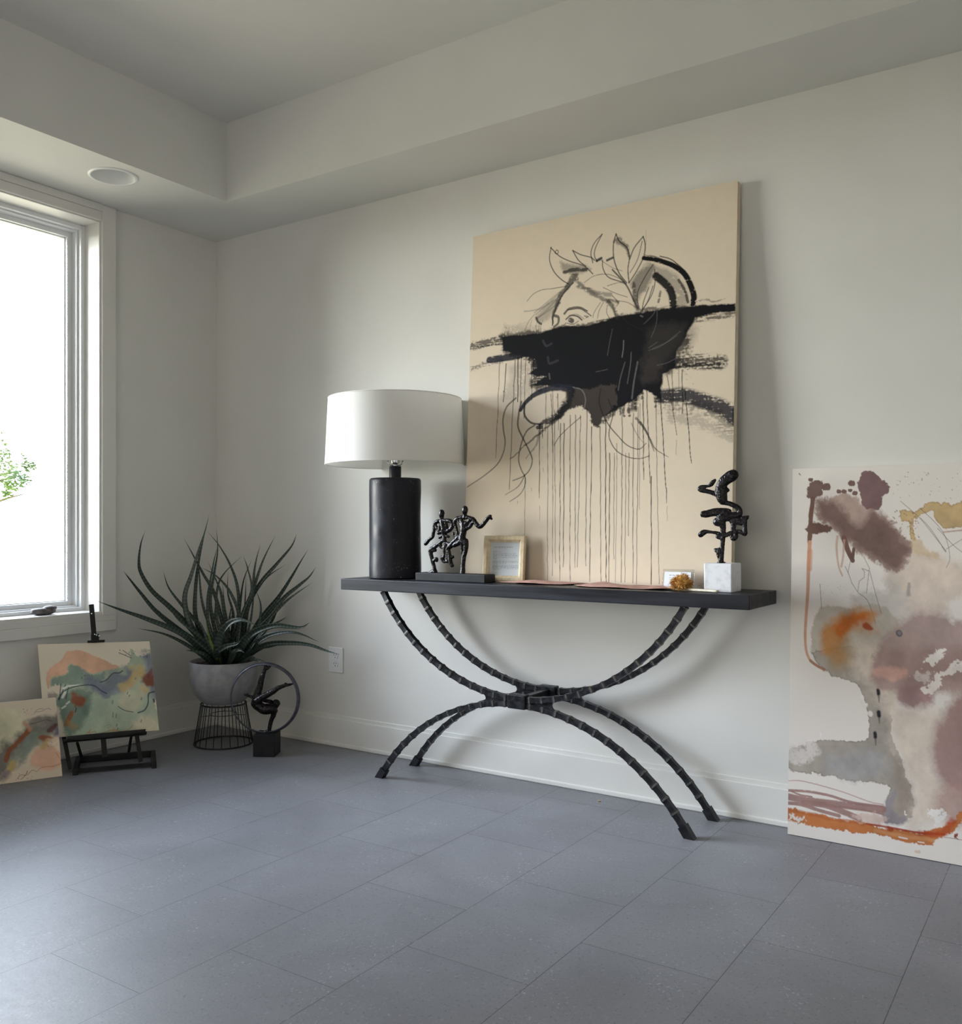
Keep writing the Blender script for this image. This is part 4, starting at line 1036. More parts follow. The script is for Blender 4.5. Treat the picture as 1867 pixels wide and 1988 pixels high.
P.blob(D([(1040, 900), (1130, 1000), (1220, 1250), (1180, 1400), (1080, 1380), (1060, 1150)]), rgb(142, 128, 118), .7, 20, 8)
P.blob(D([(970, 1280), (1070, 1180), (1060, 1360), (1180, 1440), (1000, 1475), (962, 1410)]), rgb(142, 134, 140), .8, 6, 6)
P.blob([(1050, 1700), (1190, 1570), (1350, 1480), (1550, 1462), (1700, 1540), (1850, 1620), (1850, 2150), (1000, 2150), (1010, 1820)], MAUVE, .85, 14, 7)
P.blob(D([(930, 0), (1900, 0), (1900, 320), (1520, 300), (1300, 330), (1080, 270), (940, 230), (900, 120)]), MAUVE, .9, 18, 8)
P.blob(D([(1100, 300), (1330, 310), (1380, 440), (1340, 480), (1200, 490), (1090, 430)]), rgb(158, 126, 124), .95, 14, 7)
P.blob(D([(1900, 330), (1640, 320), (1520, 480), (1420, 640), (1375, 850), (1420, 1060), (1560, 1210), (1900, 1300)]), rgb(154, 124, 119), .95, 22, 8)
P.blob(D([(1480, 1130), (1640, 1180), (1900, 1300), (1800, 1420), (1560, 1480), (1400, 1330)]), rgb(172, 140, 132), .8, 24, 8)
P.blob([(1480, 1850), (1560, 1800), (1640, 1790), (1620, 1850), (1560, 1900), (1520, 1950), (1450, 1930)], rgb(224, 216, 210), 1, 2, 12)
P.blob(D([(1390, 60), (1500, 0), (1480, 80), (1360, 140)]), rgb(222, 214, 208), 1, 2, 10, dry=.3)
P.blob(D([(1280, 330), (1400, 220), (1520, 140), (1629, 100), (1700, 140), (1600, 190), (1500, 230), (1430, 300), (1300, 370)]), rgb(220, 210, 204), 1, 2, 14, dry=.25)
P.blob(D([(1270, 160), (1380, 210), (1300, 260), (1180, 230)]), rgb(206, 194, 188), .8, 3, 14, dry=.4)
P.blob(D([(1360, 1380), (1440, 1345), (1475, 1380), (1460, 1450), (1400, 1490)]), rgb(226, 220, 216), 1, 2, 14)
P.stroke(D([(930, 190), (1040, 195), (1120, 205)]), 100, rgb(202, 160, 146), .8, .75)
# brown band, top blobs
P.blob([(430, 425), (500, 430), (590, 390), (700, 360), (830, 420), (862, 480), (985, 515), (1130, 620), (1250, 760), (1325, 850), (1300, 960), (1240, 1060), (1180, 1092), (1060, 1045), (900, 945), (800, 885), (700, 780), (600, 692), (560, 650), (440, 580)], rgb(168, 146, 136), 1, 5, 9)
P.blob([(440, 430), (560, 430), (680, 480), (760, 620), (860, 660), (985, 520), (1130, 640), (1240, 780), (1300, 860), (1270, 970), (1180, 1080), (1050, 1020), (900, 920), (800, 860), (700, 770), (620, 680), (480, 600)], BROWN, 1, 16, 6)
P.blob([(870, 175), (950, 160), (1000, 200), (1060, 260), (1108, 310), (1100, 370), (1060, 390), (1050, 480), (985, 520), (880, 492), (860, 420), (820, 310), (850, 250)], rgb(118, 94, 94), 1, 1.5, 5)
P.blob([(360, 330), (390, 275), (440, 250), (490, 290), (495, 380), (440, 410), (370, 410)], rgb(116, 94, 88), 1, 1.5, 5)
for x, y, r in ((395, 243, 30), (770, 275, 48), (535, 308, 60), (655, 350, 34), (702, 350, 34), (754, 340, 26), (800, 366, 36)): P.stroke([(x - r * .2, y), (x + r * .2, y + 2)], r, rgb(112, 90, 84), 1, .2, wob=2)
P.stroke([(412, 420), (395, 600), (385, 820)], 42, rgb(110, 84, 74), 1, .2, wob=2); P.blob([(335, 690), (400, 640), (520, 650), (600, 690), (560, 725), (400, 740)], rgb(104, 80, 72), 1, 2, 5)
P.stroke([(700, 780), (735, 890), (780, 985)], 52, rgb(114, 88, 80), 1, .2, 0, 40); P.stroke([(790, 880), (780, 960)], 30, rgb(110, 86, 78), 1, .3)
P.stroke([(640, 765), (632, 870), (650, 1030), (684, 1125)], 24, rgb(190, 158, 140), .8, .3, 0, 14); P.stroke([(702, 800), (692, 950), (676, 1040)], 20, rgb(182, 150, 134), .7, .3)
P.stroke([(386, 820), (376, 1000), (366, 1300), (346, 1600), (350, 1790), (388, 1900), (450, 1950), (520, 1990)], 36, rgb(196, 146, 120), .95, .25, 0, 20); P.stroke([(388, 900), (384, 1060)], 46, rgb(196, 142, 112), .7, .5)
P.stroke([(392, 1905), (450, 1950), (520, 1985)], 24, rgb(140, 106, 92), .8, .4)
# ochre
P.blob([(1205, 520), (1300, 530), (1400, 505), (1470, 455), (1560, 460), (1690, 465), (1800, 440), (1900, 460), (1900, 650), (1690, 690), (1600, 668), (1520, 600), (1500, 520), (1420, 560), (1345, 610), (1340, 700), (1360, 800), (1300, 780), (1310, 650), (1230, 630)], OCHRE, .95, 1.5, 5, rim=.5, rimcol=rgb(130, 100, 66))
P.blob([(1340, 760), (1500, 880), (1600, 960), (1400, 950), (1300, 850)], rgb(196, 172, 140), .7, 6, 8)
for q in ([(1220, 440), (1400, 600), (1560, 800), (1640, 900)], [(1400, 505), (1560, 660), (1640, 790), (1672, 960), (1640, 1052)], [(1400, 590), (1500, 700), (1632, 902), (1600, 860)], [(1560, 690), (1700, 840), (1800, 920)], [(1640, 880), (1784, 790)], [(760, 990), (736, 1090), (772, 1190), (826, 1276), (840, 1175), (886, 1140), (888, 1090), (864, 1058), (924, 1080), (936, 1060), (880, 950)], [(930, 1080), (906, 1290)], [(936, 1080), (990, 1290), (1042, 1472)], [(710, 1040), (745, 1110)], [(480, 1200), (494, 1430)], [(830, 1280), (920, 1360), (990, 1560)]): P.stroke(q, 6, rgb(92, 90, 92), .65, .6, curve=len(q) < 9)
P.stroke([(1610, 725), (1800, 705)], 14, rgb(180, 140, 130), .7, .5)
# orange glow
P.stroke([(890, 1510), (800, 1520), (700, 1580), (610, 1680), (590, 1790)], 190, rgb(188, 124, 58), .85, 1.3); P.stroke([(860, 1520), (760, 1540), (660, 1620)], 100, rgb(182, 98, 44), .85, 1.1); P.blob([(870, 1570), (910, 1555), (970, 1615), (920, 1625), (875, 1600)], rgb(158, 70, 36), .9, 3)
P.blob([(560, 1790), (700, 1700), (800, 1850), (700, 1990), (560, 1960)], rgb(160, 130, 92), .6, 22)
P.stroke([(1205, 1652), (1209, 1656)], 58, rgb(92, 88, 94), .9, .3); P.stroke([(1206, 1650), (1210, 1654)], 34, rgb(130, 120, 124), .9, .4); P.stroke([(1300, 1200), (1296, 1310)], 26, rgb(120, 116, 120), .6, 1.0, 0, 40)
# dots down the middle
for x, y in ((930, 360), (932, 535), (902, 718)):
    P.stroke(D([(x, y + 10), (x + 4, y + 90)]), 26, rgb(88, 84, 82), .7, .9, 0, 8); P.stroke(D([(x, y - 10), (x + 2, y + 12)]), 38, rgb(34, 36, 44), .95, .6)
P.stroke(D([(860, 540), (862, 546)]), 44, rgb(222, 214, 207), 1, .2); P.stroke(D([(790, 400), (800, 470), (826, 470)]), 34, rgb(222, 214, 207), 1, .3, .25)
# strokes at the foot
BR2 = rgb(150, 116, 110)
P.stroke(D([(160, 1105), (300, 1110), (600, 1190), (850, 1280), (970, 1305)]), 9, rgb(182, 152, 144), .9, .4)
for q, w_ in (([(155, 1185), (330, 1195), (520, 1230), (700, 1285), (965, 1325)], 22), ([(155, 1235), (300, 1265), (560, 1300), (800, 1330), (965, 1345)], 60), ([(300, 1290), (480, 1310), (640, 1370), (770, 1425)], 52), ([(155, 1290), (280, 1305), (420, 1350), (600, 1400)], 30), ([(600, 1320), (800, 1350), (965, 1385)], 16), ([(200, 1195), (280, 1225), (370, 1240)], 14)): P.stroke(D(q), w_, BR2, .92, .3, .06)
P.blob(D([(690, 1395), (800, 1370), (960, 1400), (990, 1450), (850, 1460)]), rgb(206, 180, 170), .8, 5, 8)
P.blob(D([(150, 1335), (400, 1385), (800, 1460), (1000, 1500), (1300, 1535), (1470, 1500), (1560, 1430), (1640, 1330), (1900, 1260), (1900, 1320), (1680, 1400), (1540, 1530), (1420, 1600), (1380, 1650), (1300, 1640), (1050, 1592), (780, 1540), (400, 1482), (150, 1430)]), rgb(190, 118, 70), 1, 2, 6, rim=.35, rimcol=rgb(150, 84, 48))
P.stroke(D([(160, 1350), (420, 1400), (800, 1470)]), 30, rgb(176, 100, 58), .7, .8); P.stroke(D([(900, 1530), (1200, 1580), (1380, 1600)]), 34, rgb(204, 146, 100), .7, .9)
P.stroke(D([(830, 1466), (1040, 1500), (1260, 1540), (1480, 1555)]), 18, rgb(158, 52, 26), .9, .6); P.stroke(D([(1010, 1500), (1040, 1510)]), 40, rgb(158, 56, 28), .8, .7); P.stroke(D([(1270, 1545), (1380, 1550), (1470, 1540), (1560, 1450)]), 56, rgb(170, 72, 40), .75, 1.0)
P.blob(D([(170, 1405), (260, 1400), (320, 1430), (240, 1440), (170, 1430)]), rgb(222, 212, 204), 1, 1.5, 10, dry=.35); P.stroke(D([(1100, 1578), (1170, 1592)]), 12, rgb(224, 214, 206), .9, .4); P.stroke(D([(1260, 1618), (1310, 1626)]), 12, rgb(224, 214, 206), .9, .4)
P.blob(D([(1555, 1555), (1590, 1550), (1580, 1585), (1600, 1605), (1560, 1590)]), rgb(140, 56, 36), .95, 1.5, 4); P.stroke(D([(1480, 1580), (1560, 1590), (1640, 1605)]), 5, rgb(110, 70, 56), .8, .5)
P.blob(D([(1235, 1690), (1275, 1690), (1280, 1710), (1240, 1712)]), rgb(214, 190, 168), .8, 2, 2, rim=.5, rimcol=rgb(196, 166, 140)); P.stroke(D([(1150, 1360), (1152, 1392), (1166, 1390)]), 8, rgb(226, 218, 212), 1, .4, curve=False)
P.stroke(D([(440, 700), (446, 735)]), 6, rgb(236, 230, 226), .9, .5)
P.specks(1150, 170, 1784, 420, 40, rgb(110, 96, 90), (4, 10), .6); P.specks(1100, 520, 1400, 800, 50, rgb(120, 98, 80), (4, 12), .7); P.specks(280, 180, 300, 200, 2, rgb(60, 56, 54), (8, 10)); P.specks(480, 1180, 800, 1320, 25, rgb(150, 146, 140), (3, 7), .5)
painted('picture', P.im, (tl, tr, bl, br), M['paint'], art)

# ------------------------------------------------------------------ small wooden picture frame with a printed sheet
fl, fr_ = np.array([1.738, -.168]), np.array([1.907, -.142])
fx = fr_ - fl; FWd = np.linalg.norm(fx); fx /= FWd
frot = math.atan2(fx[1], fx[0])
FH = .176
fr = thing('picture_frame', 'small pale wooden picture frame holding a page of printed text', 'picture frame', (*((fl + fr_) / 2), TT), frot)
FM = ROOTS[fr.name] @ Matrix.Rotation(math.radians(-6), 4, 'X')          # leans back on its strut
bm = bmesh.new()
W2, bw = FWd / 2, .0245
prof = [(0, 0), (0, -.014), (.003, -.017), (.015, -.017), (.0175, -.0145), (bw, -.006), (bw, 0)]      # from the outer edge inwards, depth forwards (-y)
cor = [(-W2, 0, 1, 1), (W2, 0, -1, 1), (W2, FH, -1, -1), (-W2, FH, 1, -1)]
rings = [[bm.verts.new((x + sx * d, y, z + sz * d)) for d, y in prof] for x, z, sx, sz in cor]
for k in range(4):
    a, b = rings[k], rings[(k + 1) % 4]
    for i in range(len(prof)):
        j = (i + 1) % len(prof); bm.faces.new((a[i], b[i], b[j], a[j]))
bmesh.ops.transform(bm, matrix=FM, verts=bm.verts); obj('frame_moulding', bm, M['pale_wood'], fr)
bm = bmesh.new(); box(bm, (-W2 + .004, 0, .004), (W2 - .004, .003, FH - .004), 0, FM); obj('back_board', bm, M['black_block'], fr)
bm = bmesh.new(); box(bm, (-.022, -.001, -.115), (.022, .001, .0), 0, FM @ Matrix.Translation((0, .003, .116)) @ Matrix.Rotation(math.radians(13), 4, 'X')); obj('easel_strut', bm, M['black_block'], fr)
def fpt(x, z, y=-.0012): return np.array(FM @ Vector((x, y, z)))
def text_page(nx, ny, base, rows, seed, ink=rgb(96, 98, 110)):
    """soft grey rows of tiny print, too small in the photograph to be read"""
    im = np.ones((ny, nx, 3)) * np.array(base); r = np.random.default_rng(seed)
    for y, x0, x1, h, a in rows:
        x = x0
        while x < x1 - .01:
            l = min(r.uniform(.03, .11), x1 - x)
            i0, i1 = int(x * nx), max(int(x * nx) + 1, int((x + l) * nx)); j0 = int(y * ny); j1 = max(j0 + 1, int((y + h) * ny))
            al = (a * (.55 + .45 * r.random((j1 - j0, i1 - i0))))[..., None]
            im[j0:j1, i0:i1] = im[j0:j1, i0:i1] * (1 - al) + np.array(ink) * al
            x += l + .022
    return im
rows = [(.145, .10, .76, .022, .75), (.185, .10, .56, .016, .3), (.275, .10, .36, .02, .55)]
rows += [(.325 + .033 * k, .10, (.88, .86, .92, .92, .88, .28)[k], .018, .6) for k in range(6)]
rows += [(.555 + .035 * k, .10, (.95, .94, .55)[k], .018, .6) for k in range(3)] + [(.68 + .033 * k, .10, (.97, .96, .97, .97, .4)[k], .018, .6) for k in range(5)]
x0, x1, z0, z1 = -W2 + bw - .001, W2 - bw + .001, bw - .001, FH - bw + .001
painted('printed_page', text_page(110, 130, rgb(206, 212, 218), rows, 3), (fpt(x0, z1), fpt(x1, z1), fpt(x0, z0), fpt(x1, z0)), M['print'], fr)

# ------------------------------------------------------------------ brown paper sheets under the painting
def paper(name, label, outline, rise, seed):
    rd_ = random.Random(seed)
    bm = bmesh.new()
    n = len(outline)
    edge = []
    for k in range(n):
        a, b = np.array(outline[k]), np.array(outline[(k + 1) % n])
        m_ = max(2, int(np.linalg.norm(b - a) / .02))
        for i in range(m_):
            p = a + (b - a) * i / m_
            edge.append((p[0] + rd_.uniform(-.003, .003), p[1] + rd_.uniform(-.003, .003)))
    cen = np.mean(edge, 0)
    def h(x, y): return TT + .0016 + rise * max(0, .35 + mnoise.noise(Vector((x * 11, y * 8, seed))))
    rings = []
    for s in (1.0, .94, .6, .25):
        rings.append([bm.verts.new((cen[0] + (x - cen[0]) * s, cen[1] + (y - cen[1]) * s, TT + .0014 + (h(cen[0] + (x - cen[0]) * s, cen[1] + (y - cen[1]) * s) - TT) * (1.0 if s < .9 else .55 if s < 1 else .35))) for x, y in edge])
    L = len(edge)
    for i, (a, b) in enumerate(zip(rings[:-1], rings[1:])):
        for k in range(L): bm.faces.new((a[k], a[(k + 1) % L], b[(k + 1) % L], b[k])).material_index = 1 if i == 0 and False else 0
    bm.faces.new(rings[-1])
    o = obj(name, bm, [M['paper_brown'], M['paper_dark']], None, smooth=True)
    sd = o.modifiers.new('thickness', 'SOLIDIFY'); sd.thickness = .0014; sd.offset = 0; sd.material_offset_rim = 1
    return tag(o, label, 'paper', 'brown papers on the table')
paper('brown_paper', 'torn brown paper sheet on the tabletop, its left corner under the wooden frame', [(1.830, -.235), (1.96, -.232), (2.10, -.212), (2.155, -.165), (2.19, -.114), (1.90, -.114), (1.86, -.135), (1.915, -.215), (1.86, -.222)], .013, 3)
paper('brown_paper', 'torn brown paper sheet on the tabletop beside the golden fibre brush', [(2.165, -.235), (2.24, -.262), (2.37, -.262), (2.50, -.262), (2.56, -.225), (2.535, -.16), (2.53, -.114), (2.20, -.114), (2.175, -.15)], .013, 8)

# ------------------------------------------------------------------ information card in a clear holder
cd = thing('label_card', 'small white printed card standing in a clear holder against the beige canvas', 'card', (2.515, -.150, TT))
CMX = ROOTS[cd.name] @ Matrix.Rotation(math.radians(-12), 4, 'X')
bm = bmesh.new()
box(bm, (-.056, .0012, 0), (.056, .0032, .067), .0006, CMX); box(bm, (-.056, -.0016, 0), (.056, .0030, .0022), .0005, CMX)
obj('clear_holder', bm, M['acrylic'], cd)
bm = bmesh.new(); box(bm, (-.049, 0, .0024), (.045, .0009, .058), 0, CMX); obj('card', bm, M['vinyl'], cd)
def cpt(x, z): return np.array(CMX @ Vector((x, -.0004, z)))
rows = [(.20, .19, .82, .055, .7), (.36, .19, .88, .04, .5), (.45, .19, .34, .04, .5), (.59, .19, .52, .04, .4), (.67, .19, .30, .03, .35), (.76, .17, .46, .055, .75), (.86, .17, .50, .03, .4)]
painted('printed_text', text_page(80, 52, rgb(226, 230, 238), rows, 5, rgb(90, 92, 110)), (cpt(-.049, .058), cpt(.045, .058), cpt(-.049, .0024), cpt(.045, .0024)), M['print'], cd)

# ------------------------------------------------------------------ brush: golden fibre tuft on a whitewashed handle
b0, b1 = np.array([2.497, -.212]), np.array([2.700, -.268])
bd = b1 - b0; bl_ = np.linalg.norm(bd); bd /= bl_
br_ = thing('fibre_brush', 'whitewashed wooden brush with a golden brown fibre tuft lying on the table edge', 'brush', (*((b0 + b1) / 2), TT), math.atan2(bd[1], bd[0]))
BM_ = ROOTS[br_.name]
bm = bmesh.new()
hp = []
for k, s in enumerate(np.linspace(-bl_ / 2, bl_ / 2, 24)):
    u = k / 23; hw = .011 * (1 - .45 * u) * (min(1, u * 8 + .6)) * min(1, (1 - u) * 10 + .5)
    hp.append([bm.verts.new(BM_ @ Vector((s, hw * math.cos(a), .0055 + (.0052 - .001 * u) * math.sin(a)))) for a in np.linspace(0, 2 * PI, 12, endpoint=False)])
for a, b in zip(hp[:-1], hp[1:]):
    for k in range(12): bm.faces.new((a[k], a[(k + 1) % 12], b[(k + 1) % 12], b[k]))
bm.faces.new(hp[0]); bm.faces.new(hp[-1])
obj('handle', bm, M['brush_wood'], br_, smooth=True)
rd = random.Random(21)
bm = bmesh.new()
bmesh.ops.create_icosphere(bm, subdivisions=2, radius=1, matrix=BM_ @ Matrix.Translation((-.038, 0, .020)) @ Matrix.Diagonal((.030, .020, .0175, 1)))
for k in range(760):
    th, ph = rd.uniform(0, 2 * PI), math.acos(rd.uniform(-.72, 1))
    d = Vector((math.sin(ph) * math.cos(th), math.sin(ph) * math.sin(th), math.cos(ph)))
    p = Vector((-.038 + d.x * .029, d.y * .020, .022 + d.z * .017 + .010 * max(0, d.z) * math.exp(-((d.x - .25) / .35) ** 2)))
    pts = [p]
    dirv = (d + Vector((rd.uniform(-.9, .9), rd.uniform(-.9, .9), rd.uniform(-.5, .7)))).normalized()
    for j in range(4):
        dirv = (dirv + Vector((rd.uniform(-.6, .6), rd.uniform(-.6, .6), rd.uniform(-.6, .5)))).normalized()
        q = pts[-1] + dirv * .0042; q.z = max(q.z, .0016); pts.append(q)
    tube(bm, [BM_ @ q for q in pts], [.0008, .0008, .0007, .0006, .0004], 4)
obj('fibre_tuft', bm, M['bristle'], br_)

# ------------------------------------------------------------------ plant stand, pot and plant
PX0, PY0 = .357, -.256
D0 = float((np.array([PX0, PY0, 0]) - CAM) @ F_)
ws = thing('wire_plant_stand', 'flared black wire stand under the grey plant pot', 'plant stand', (PX0, PY0, 0))
ZS = .185
def circle_pts(r, z, n=48): return [(PX0 + r * math.cos(a), PY0 + r * math.sin(a), z) for a in np.linspace(0, 2 * PI, n, endpoint=False)]
bm = bmesh.new(); tube(bm, circle_pts(.131, .0036), .0035, 8, closed=True); obj('base_ring', bm, M['wire'], ws, smooth=True)
bm = bmesh.new(); tube(bm, circle_pts(.101, ZS), .0040, 8, closed=True); obj('top_ring', bm, M['wire'], ws, smooth=True)
bm = bmesh.new(); tube(bm, circle_pts(.060, .136), .0016, 6, closed=True)
for a in (0.3, 2.4, 4.5): tube(bm, [(PX0 + .060 * math.cos(a), PY0 + .060 * math.sin(a), .136), (PX0 + .110 * math.cos(a), PY0 + .110 * math.sin(a), .138)], .0014, 6)
obj('inner_ring', bm, M['wire'], ws, smooth=True)
for k in range(22):
    a = 2 * PI * (k + .3) / 22
    bm = bmesh.new(); tube(bm, [(PX0 + .101 * math.cos(a), PY0 + .101 * math.sin(a), ZS), (PX0 + .131 * math.cos(a), PY0 + .131 * math.sin(a), .004)], .0019, 6)
    obj('wire', bm, M['wire'], ws, smooth=True)
pp = thing('potted_plant', 'spiky dark green plant in a round grey pot in the room corner', 'potted plant', (PX0, PY0, ZS))
ZR = .383
bm = bmesh.new()
zp = ZS + .0042
prof = [(.020, zp), (.080, zp), (.092, zp + .004), (.112, zp + .022), (.130, zp + .046), (.143, zp + .076), (.149, zp + .108), (.152, zp + .145), (.152, ZR - .004), (.150, ZR), (.144, ZR), (.142, ZR - .004), (.141, ZR - .026), (.02, ZR - .027)]
lathe(bm, [(r, z) for r, z in prof], 72, (PX0, PY0, 0), cap=True); obj('pot', bm, M['concrete'], pp, smooth='auto')
bm = bmesh.new()
bmesh.ops.create_circle(bm, cap_ends=False, segments=48, radius=.1415)
r0 = list(bm.verts)
rings = [r0]
for r in (.11, .07, .03): rings.append([bm.verts.new((v.co.x / .1415 * r, v.co.y / .1415 * r, 0)) for v in r0])
for a, b in zip(rings[:-1], rings[1:]):
    for k in range(48): bm.faces.new((a[k], a[(k + 1) % 48], b[(k + 1) % 48], b[k]))
bm.faces.new(rings[-1])
for v in bm.verts: v.co = Vector((v.co.x + PX0, v.co.y + PY0, ZR - .018 + .010 * mnoise.noise(v.co * 40)))
obj('soil', bm, M['soil'], pp, smooth=True)
sP = 500 / 1867
def leaf(pts, wmax, dz_tip=0.0, dz_base=0.0, mat='leaf', twist=0.0, face=0.0):
    """arching leaf through the drawn points; wmax in metres; offsets move it nearer to (+) or farther from (-) the room"""
    n = len(pts)
    rd_ = random.Random(int(sum(p[0] + p[1] * 3 for p in pts)))
    P3 = []
    for k, (x, y) in enumerate(pts):
        u = k / (n - 1)
        P3.append(at_d(180 + x * sP, 980 + y * sP, D0 - (dz_base + (dz_tip - dz_base) * u)))
    root = np.array([PX0 + (P3[0][0] - PX0) * .45, PY0 + (P3[0][1] - PY0) * .45, ZR - .020])
    P3 = [root] + P3
    Cv = [Vector(p) for p in catmull(P3, 7)]
    m_ = len(Cv)
    bm = bmesh.new(); uvl = bm.loops.layers.uv.new('UVMap')
    rows = []; ln = 0.0
    for i, c in enumerate(Cv):
        u = i / (m_ - 1)
        if i: ln += (c - Cv[i - 1]).length
        tg = (Cv[min(i + 1, m_ - 1)] - Cv[max(i - 1, 0)]).normalized()
        vd = (Vector(CAM) - c).normalized()
        sd = tg.cross(vd).normalized()
        nm = sd.cross(tg).normalized()
        a = face + twist * u
        sd2 = sd * math.cos(a) + nm * math.sin(a); nm2 = -sd * math.sin(a) + nm * math.cos(a)
        wd = wmax * .5 * (min(1, .62 + u * 1.6)) * max(.02, (1 - u ** 1.7)) 
        th = .22 * wd + .0006
        r = []
        for s, h in ((-1, .35), (-.5, -.05), (0, -.22), (.5, -.05), (1, .35), (.5, -.30), (0, -.55), (-.5, -.30)):
            r.append((bm.verts.new(c + sd2 * (s * wd) + nm2 * (h * wd)), s, ln))
        rows.append(r)
    for a, b in zip(rows[:-1], rows[1:]):
        for k in range(8):
            q = (a[k], a[(k + 1) % 8], b[(k + 1) % 8], b[k])
            f = bm.faces.new([v[0] for v in q])
            for lp, v in zip(f.loops, q): lp[uvl].uv = (v[1] * .5, v[2])
    bm.faces.new([v[0] for v in rows[0]]); bm.faces.new([v[0] for v in rows[-1]])
    o = obj('leaf', bm, M[mat], pp, smooth=True)
    return o
LEAVES = [
    ([(800, 1060), (640, 930), (400, 830), (200, 760), (30, 697)], .034, .36, .06), ([(780, 1080), (640, 990), (500, 930), (320, 895)], .022, .26, .08),
    ([(790, 1040), (620, 900), (460, 770), (350, 640), (270, 540), (222, 480)], .028, .25, .04), ([(820, 1030), (700, 880), (560, 740), (430, 620), (350, 490), (336, 400), (350, 280), (380, 190)], .030, .16, .0),
    ([(840, 1000), (760, 860), (640, 720), (550, 600), (510, 480)], .022, .10, .0), ([(860, 1040), (740, 920), (682, 780), (672, 650), (720, 500), (770, 330), (812, 200), (845, 70)], .034, .02, .06),
    ([(870, 1040), (780, 920), (742, 780), (746, 600), (766, 420), (800, 250), (820, 170)], .026, -.02, .0), ([(880, 1030), (850, 900), (792, 700), (772, 500), (768, 420)], .020, .02, .0),
    ([(960, 1000), (940, 860), (880, 640), (800, 500), (730, 370), (660, 240)], .024, -.03, -.02), ([(1000, 1030), (1060, 800), (1052, 600), (1000, 440), (920, 300), (830, 190)], .024, .05, .02),
    ([(930, 1030), (880, 880), (852, 700), (880, 500), (905, 330), (895, 160)], .022, .03, .0), ([(900, 1050), (840, 880), (832, 700), (850, 560), (880, 400), (905, 300)], .018, .08, .06),
    ([(1000, 1020), (960, 820), (930, 640), (900, 560), (835, 415)], .022, .0, .0), ([(1000, 1000), (1020, 800), (980, 640), (980, 480)], .020, -.05, -.04),
    ([(1000, 1020), (1060, 820), (1000, 640), (900, 520), (780, 450)], .022, .06, .03), ([(960, 1040), (900, 840), (900, 620), (950, 500), (1082, 370)], .018, .12, .08),
    ([(1040, 1040), (1080, 800), (1150, 620), (1122, 460), (1090, 368)], .018, .05, .05), ([(1040, 1020), (1060, 800), (1090, 560), (1150, 400)], .018, -.05, -.02),
    ([(1060, 1020), (1100, 820), (1160, 600), (1172, 480), (1190, 380), (1215, 290)], .022, .0, .0), ([(1050, 1040), (1120, 760), (1180, 560), (1240, 390), (1325, 220)], .024, .02, .02),
    ([(1080, 1000), (1120, 740), (1220, 560), (1340, 420), (1440, 300), (1478, 212)], .028, -.02, .0), ([(1070, 1000), (1130, 720), (1250, 540), (1400, 430)], .020, -.04, -.02),
    ([(1100, 1020), (1220, 820), (1350, 660), (1440, 520), (1500, 420), (1563, 320)], .026, .02, .02), ([(1110, 1030), (1240, 850), (1380, 680), (1500, 580), (1570, 520), (1618, 450)], .028, .05, .04),
    ([(1120, 1040), (1250, 860), (1380, 720), (1480, 640), (1590, 565)], .022, .09, .06), ([(1130, 1050), (1280, 870), (1340, 740), (1370, 600)], .020, .0, .02),
    ([(1100, 1050), (1180, 930), (1280, 880), (1360, 840), (1410, 810)], .020, .05, .04), ([(905, 1065), (925, 950), (985, 866), (1060, 835), (1130, 850), (1195, 880)], .040, .20, .12),
    ([(1060, 1050), (1120, 965), (1200, 910), (1330, 875), (1500, 890), (1570, 855)], .046, .24, .12), ([(1150, 1040), (1250, 960), (1380, 925), (1500, 935), (1640, 995)], .030, .22, .10),
    ([(1170, 1060), (1270, 1010), (1420, 1000), (1570, 1015), (1700, 1060), (1790, 1086)], .030, .26, .10), ([(1130, 1080), (1200, 1040), (1280, 1030), (1375, 1010)], .020, .22, .10),
    ([(900, 1080), (960, 1030), (1040, 1010), (1075, 980)], .034, .16, .12), ([(1015, 1092), (1035, 1060), (1070, 1056), (1102, 1076)], .030, .16, .13),
    ([(820, 1090), (740, 1062), (670, 1055)], .020, .14, .10), ([(1140, 1110), (1180, 1122), (1225, 1130), (1265, 1152)], .018, .16, .12),
    ([(880, 1080), (830, 980), (780, 860), (740, 830)], .018, .12, .10), ([(900, 1085), (850, 980), (818, 830)], .022, .14, .11, 'leaf_young'),
    ([(960, 1050), (985, 860), (1010, 700)], .022, .0, .0), ([(1030, 1050), (1060, 800), (1080, 640)], .022, .02, .0), ([(940, 1050), (900, 820), (880, 640)], .022, .04, .02), ([(1010, 1050), (960, 760), (940, 560)], .020, -.04, -.03),
    ([(1080, 1050), (1100, 760), (1112, 500)], .018, .03, .02), ([(1080, 1060), (1190, 900), (1218, 740), (1180, 610)], .022, .10, .08), ([(890, 1060), (880, 860), (900, 600)], .018, .10, .08), ([(1040, 1060), (1130, 900), (1165, 640), (1150, 540)], .016, .12, .10),
    ([(870, 1070), (780, 960), (620, 830), (520, 695)], .020, .12, .06), ([(850, 1070), (720, 960), (560, 850), (470, 755)], .022, .18, .08), ([(1120, 1070), (1200, 960), (1270, 900), (1370, 850)], .018, .14, .10),
    ([(920, 1060), (960, 900), (1030, 770)], .020, -.06, -.05), ([(1000, 1070), (930, 900), (860, 760)], .022, .06, .05), ([(1090, 1070), (1160, 940), (1300, 790), (1330, 730)], .020, .06, .05),
]
for q in LEAVES: leaf(q[0], q[1], q[2], q[3], q[4] if len(q) > 4 else 'leaf', twist=.5 * math.sin(q[0][0][0] + q[0][-1][0]), face=.35 * math.sin(q[0][-1][1]))

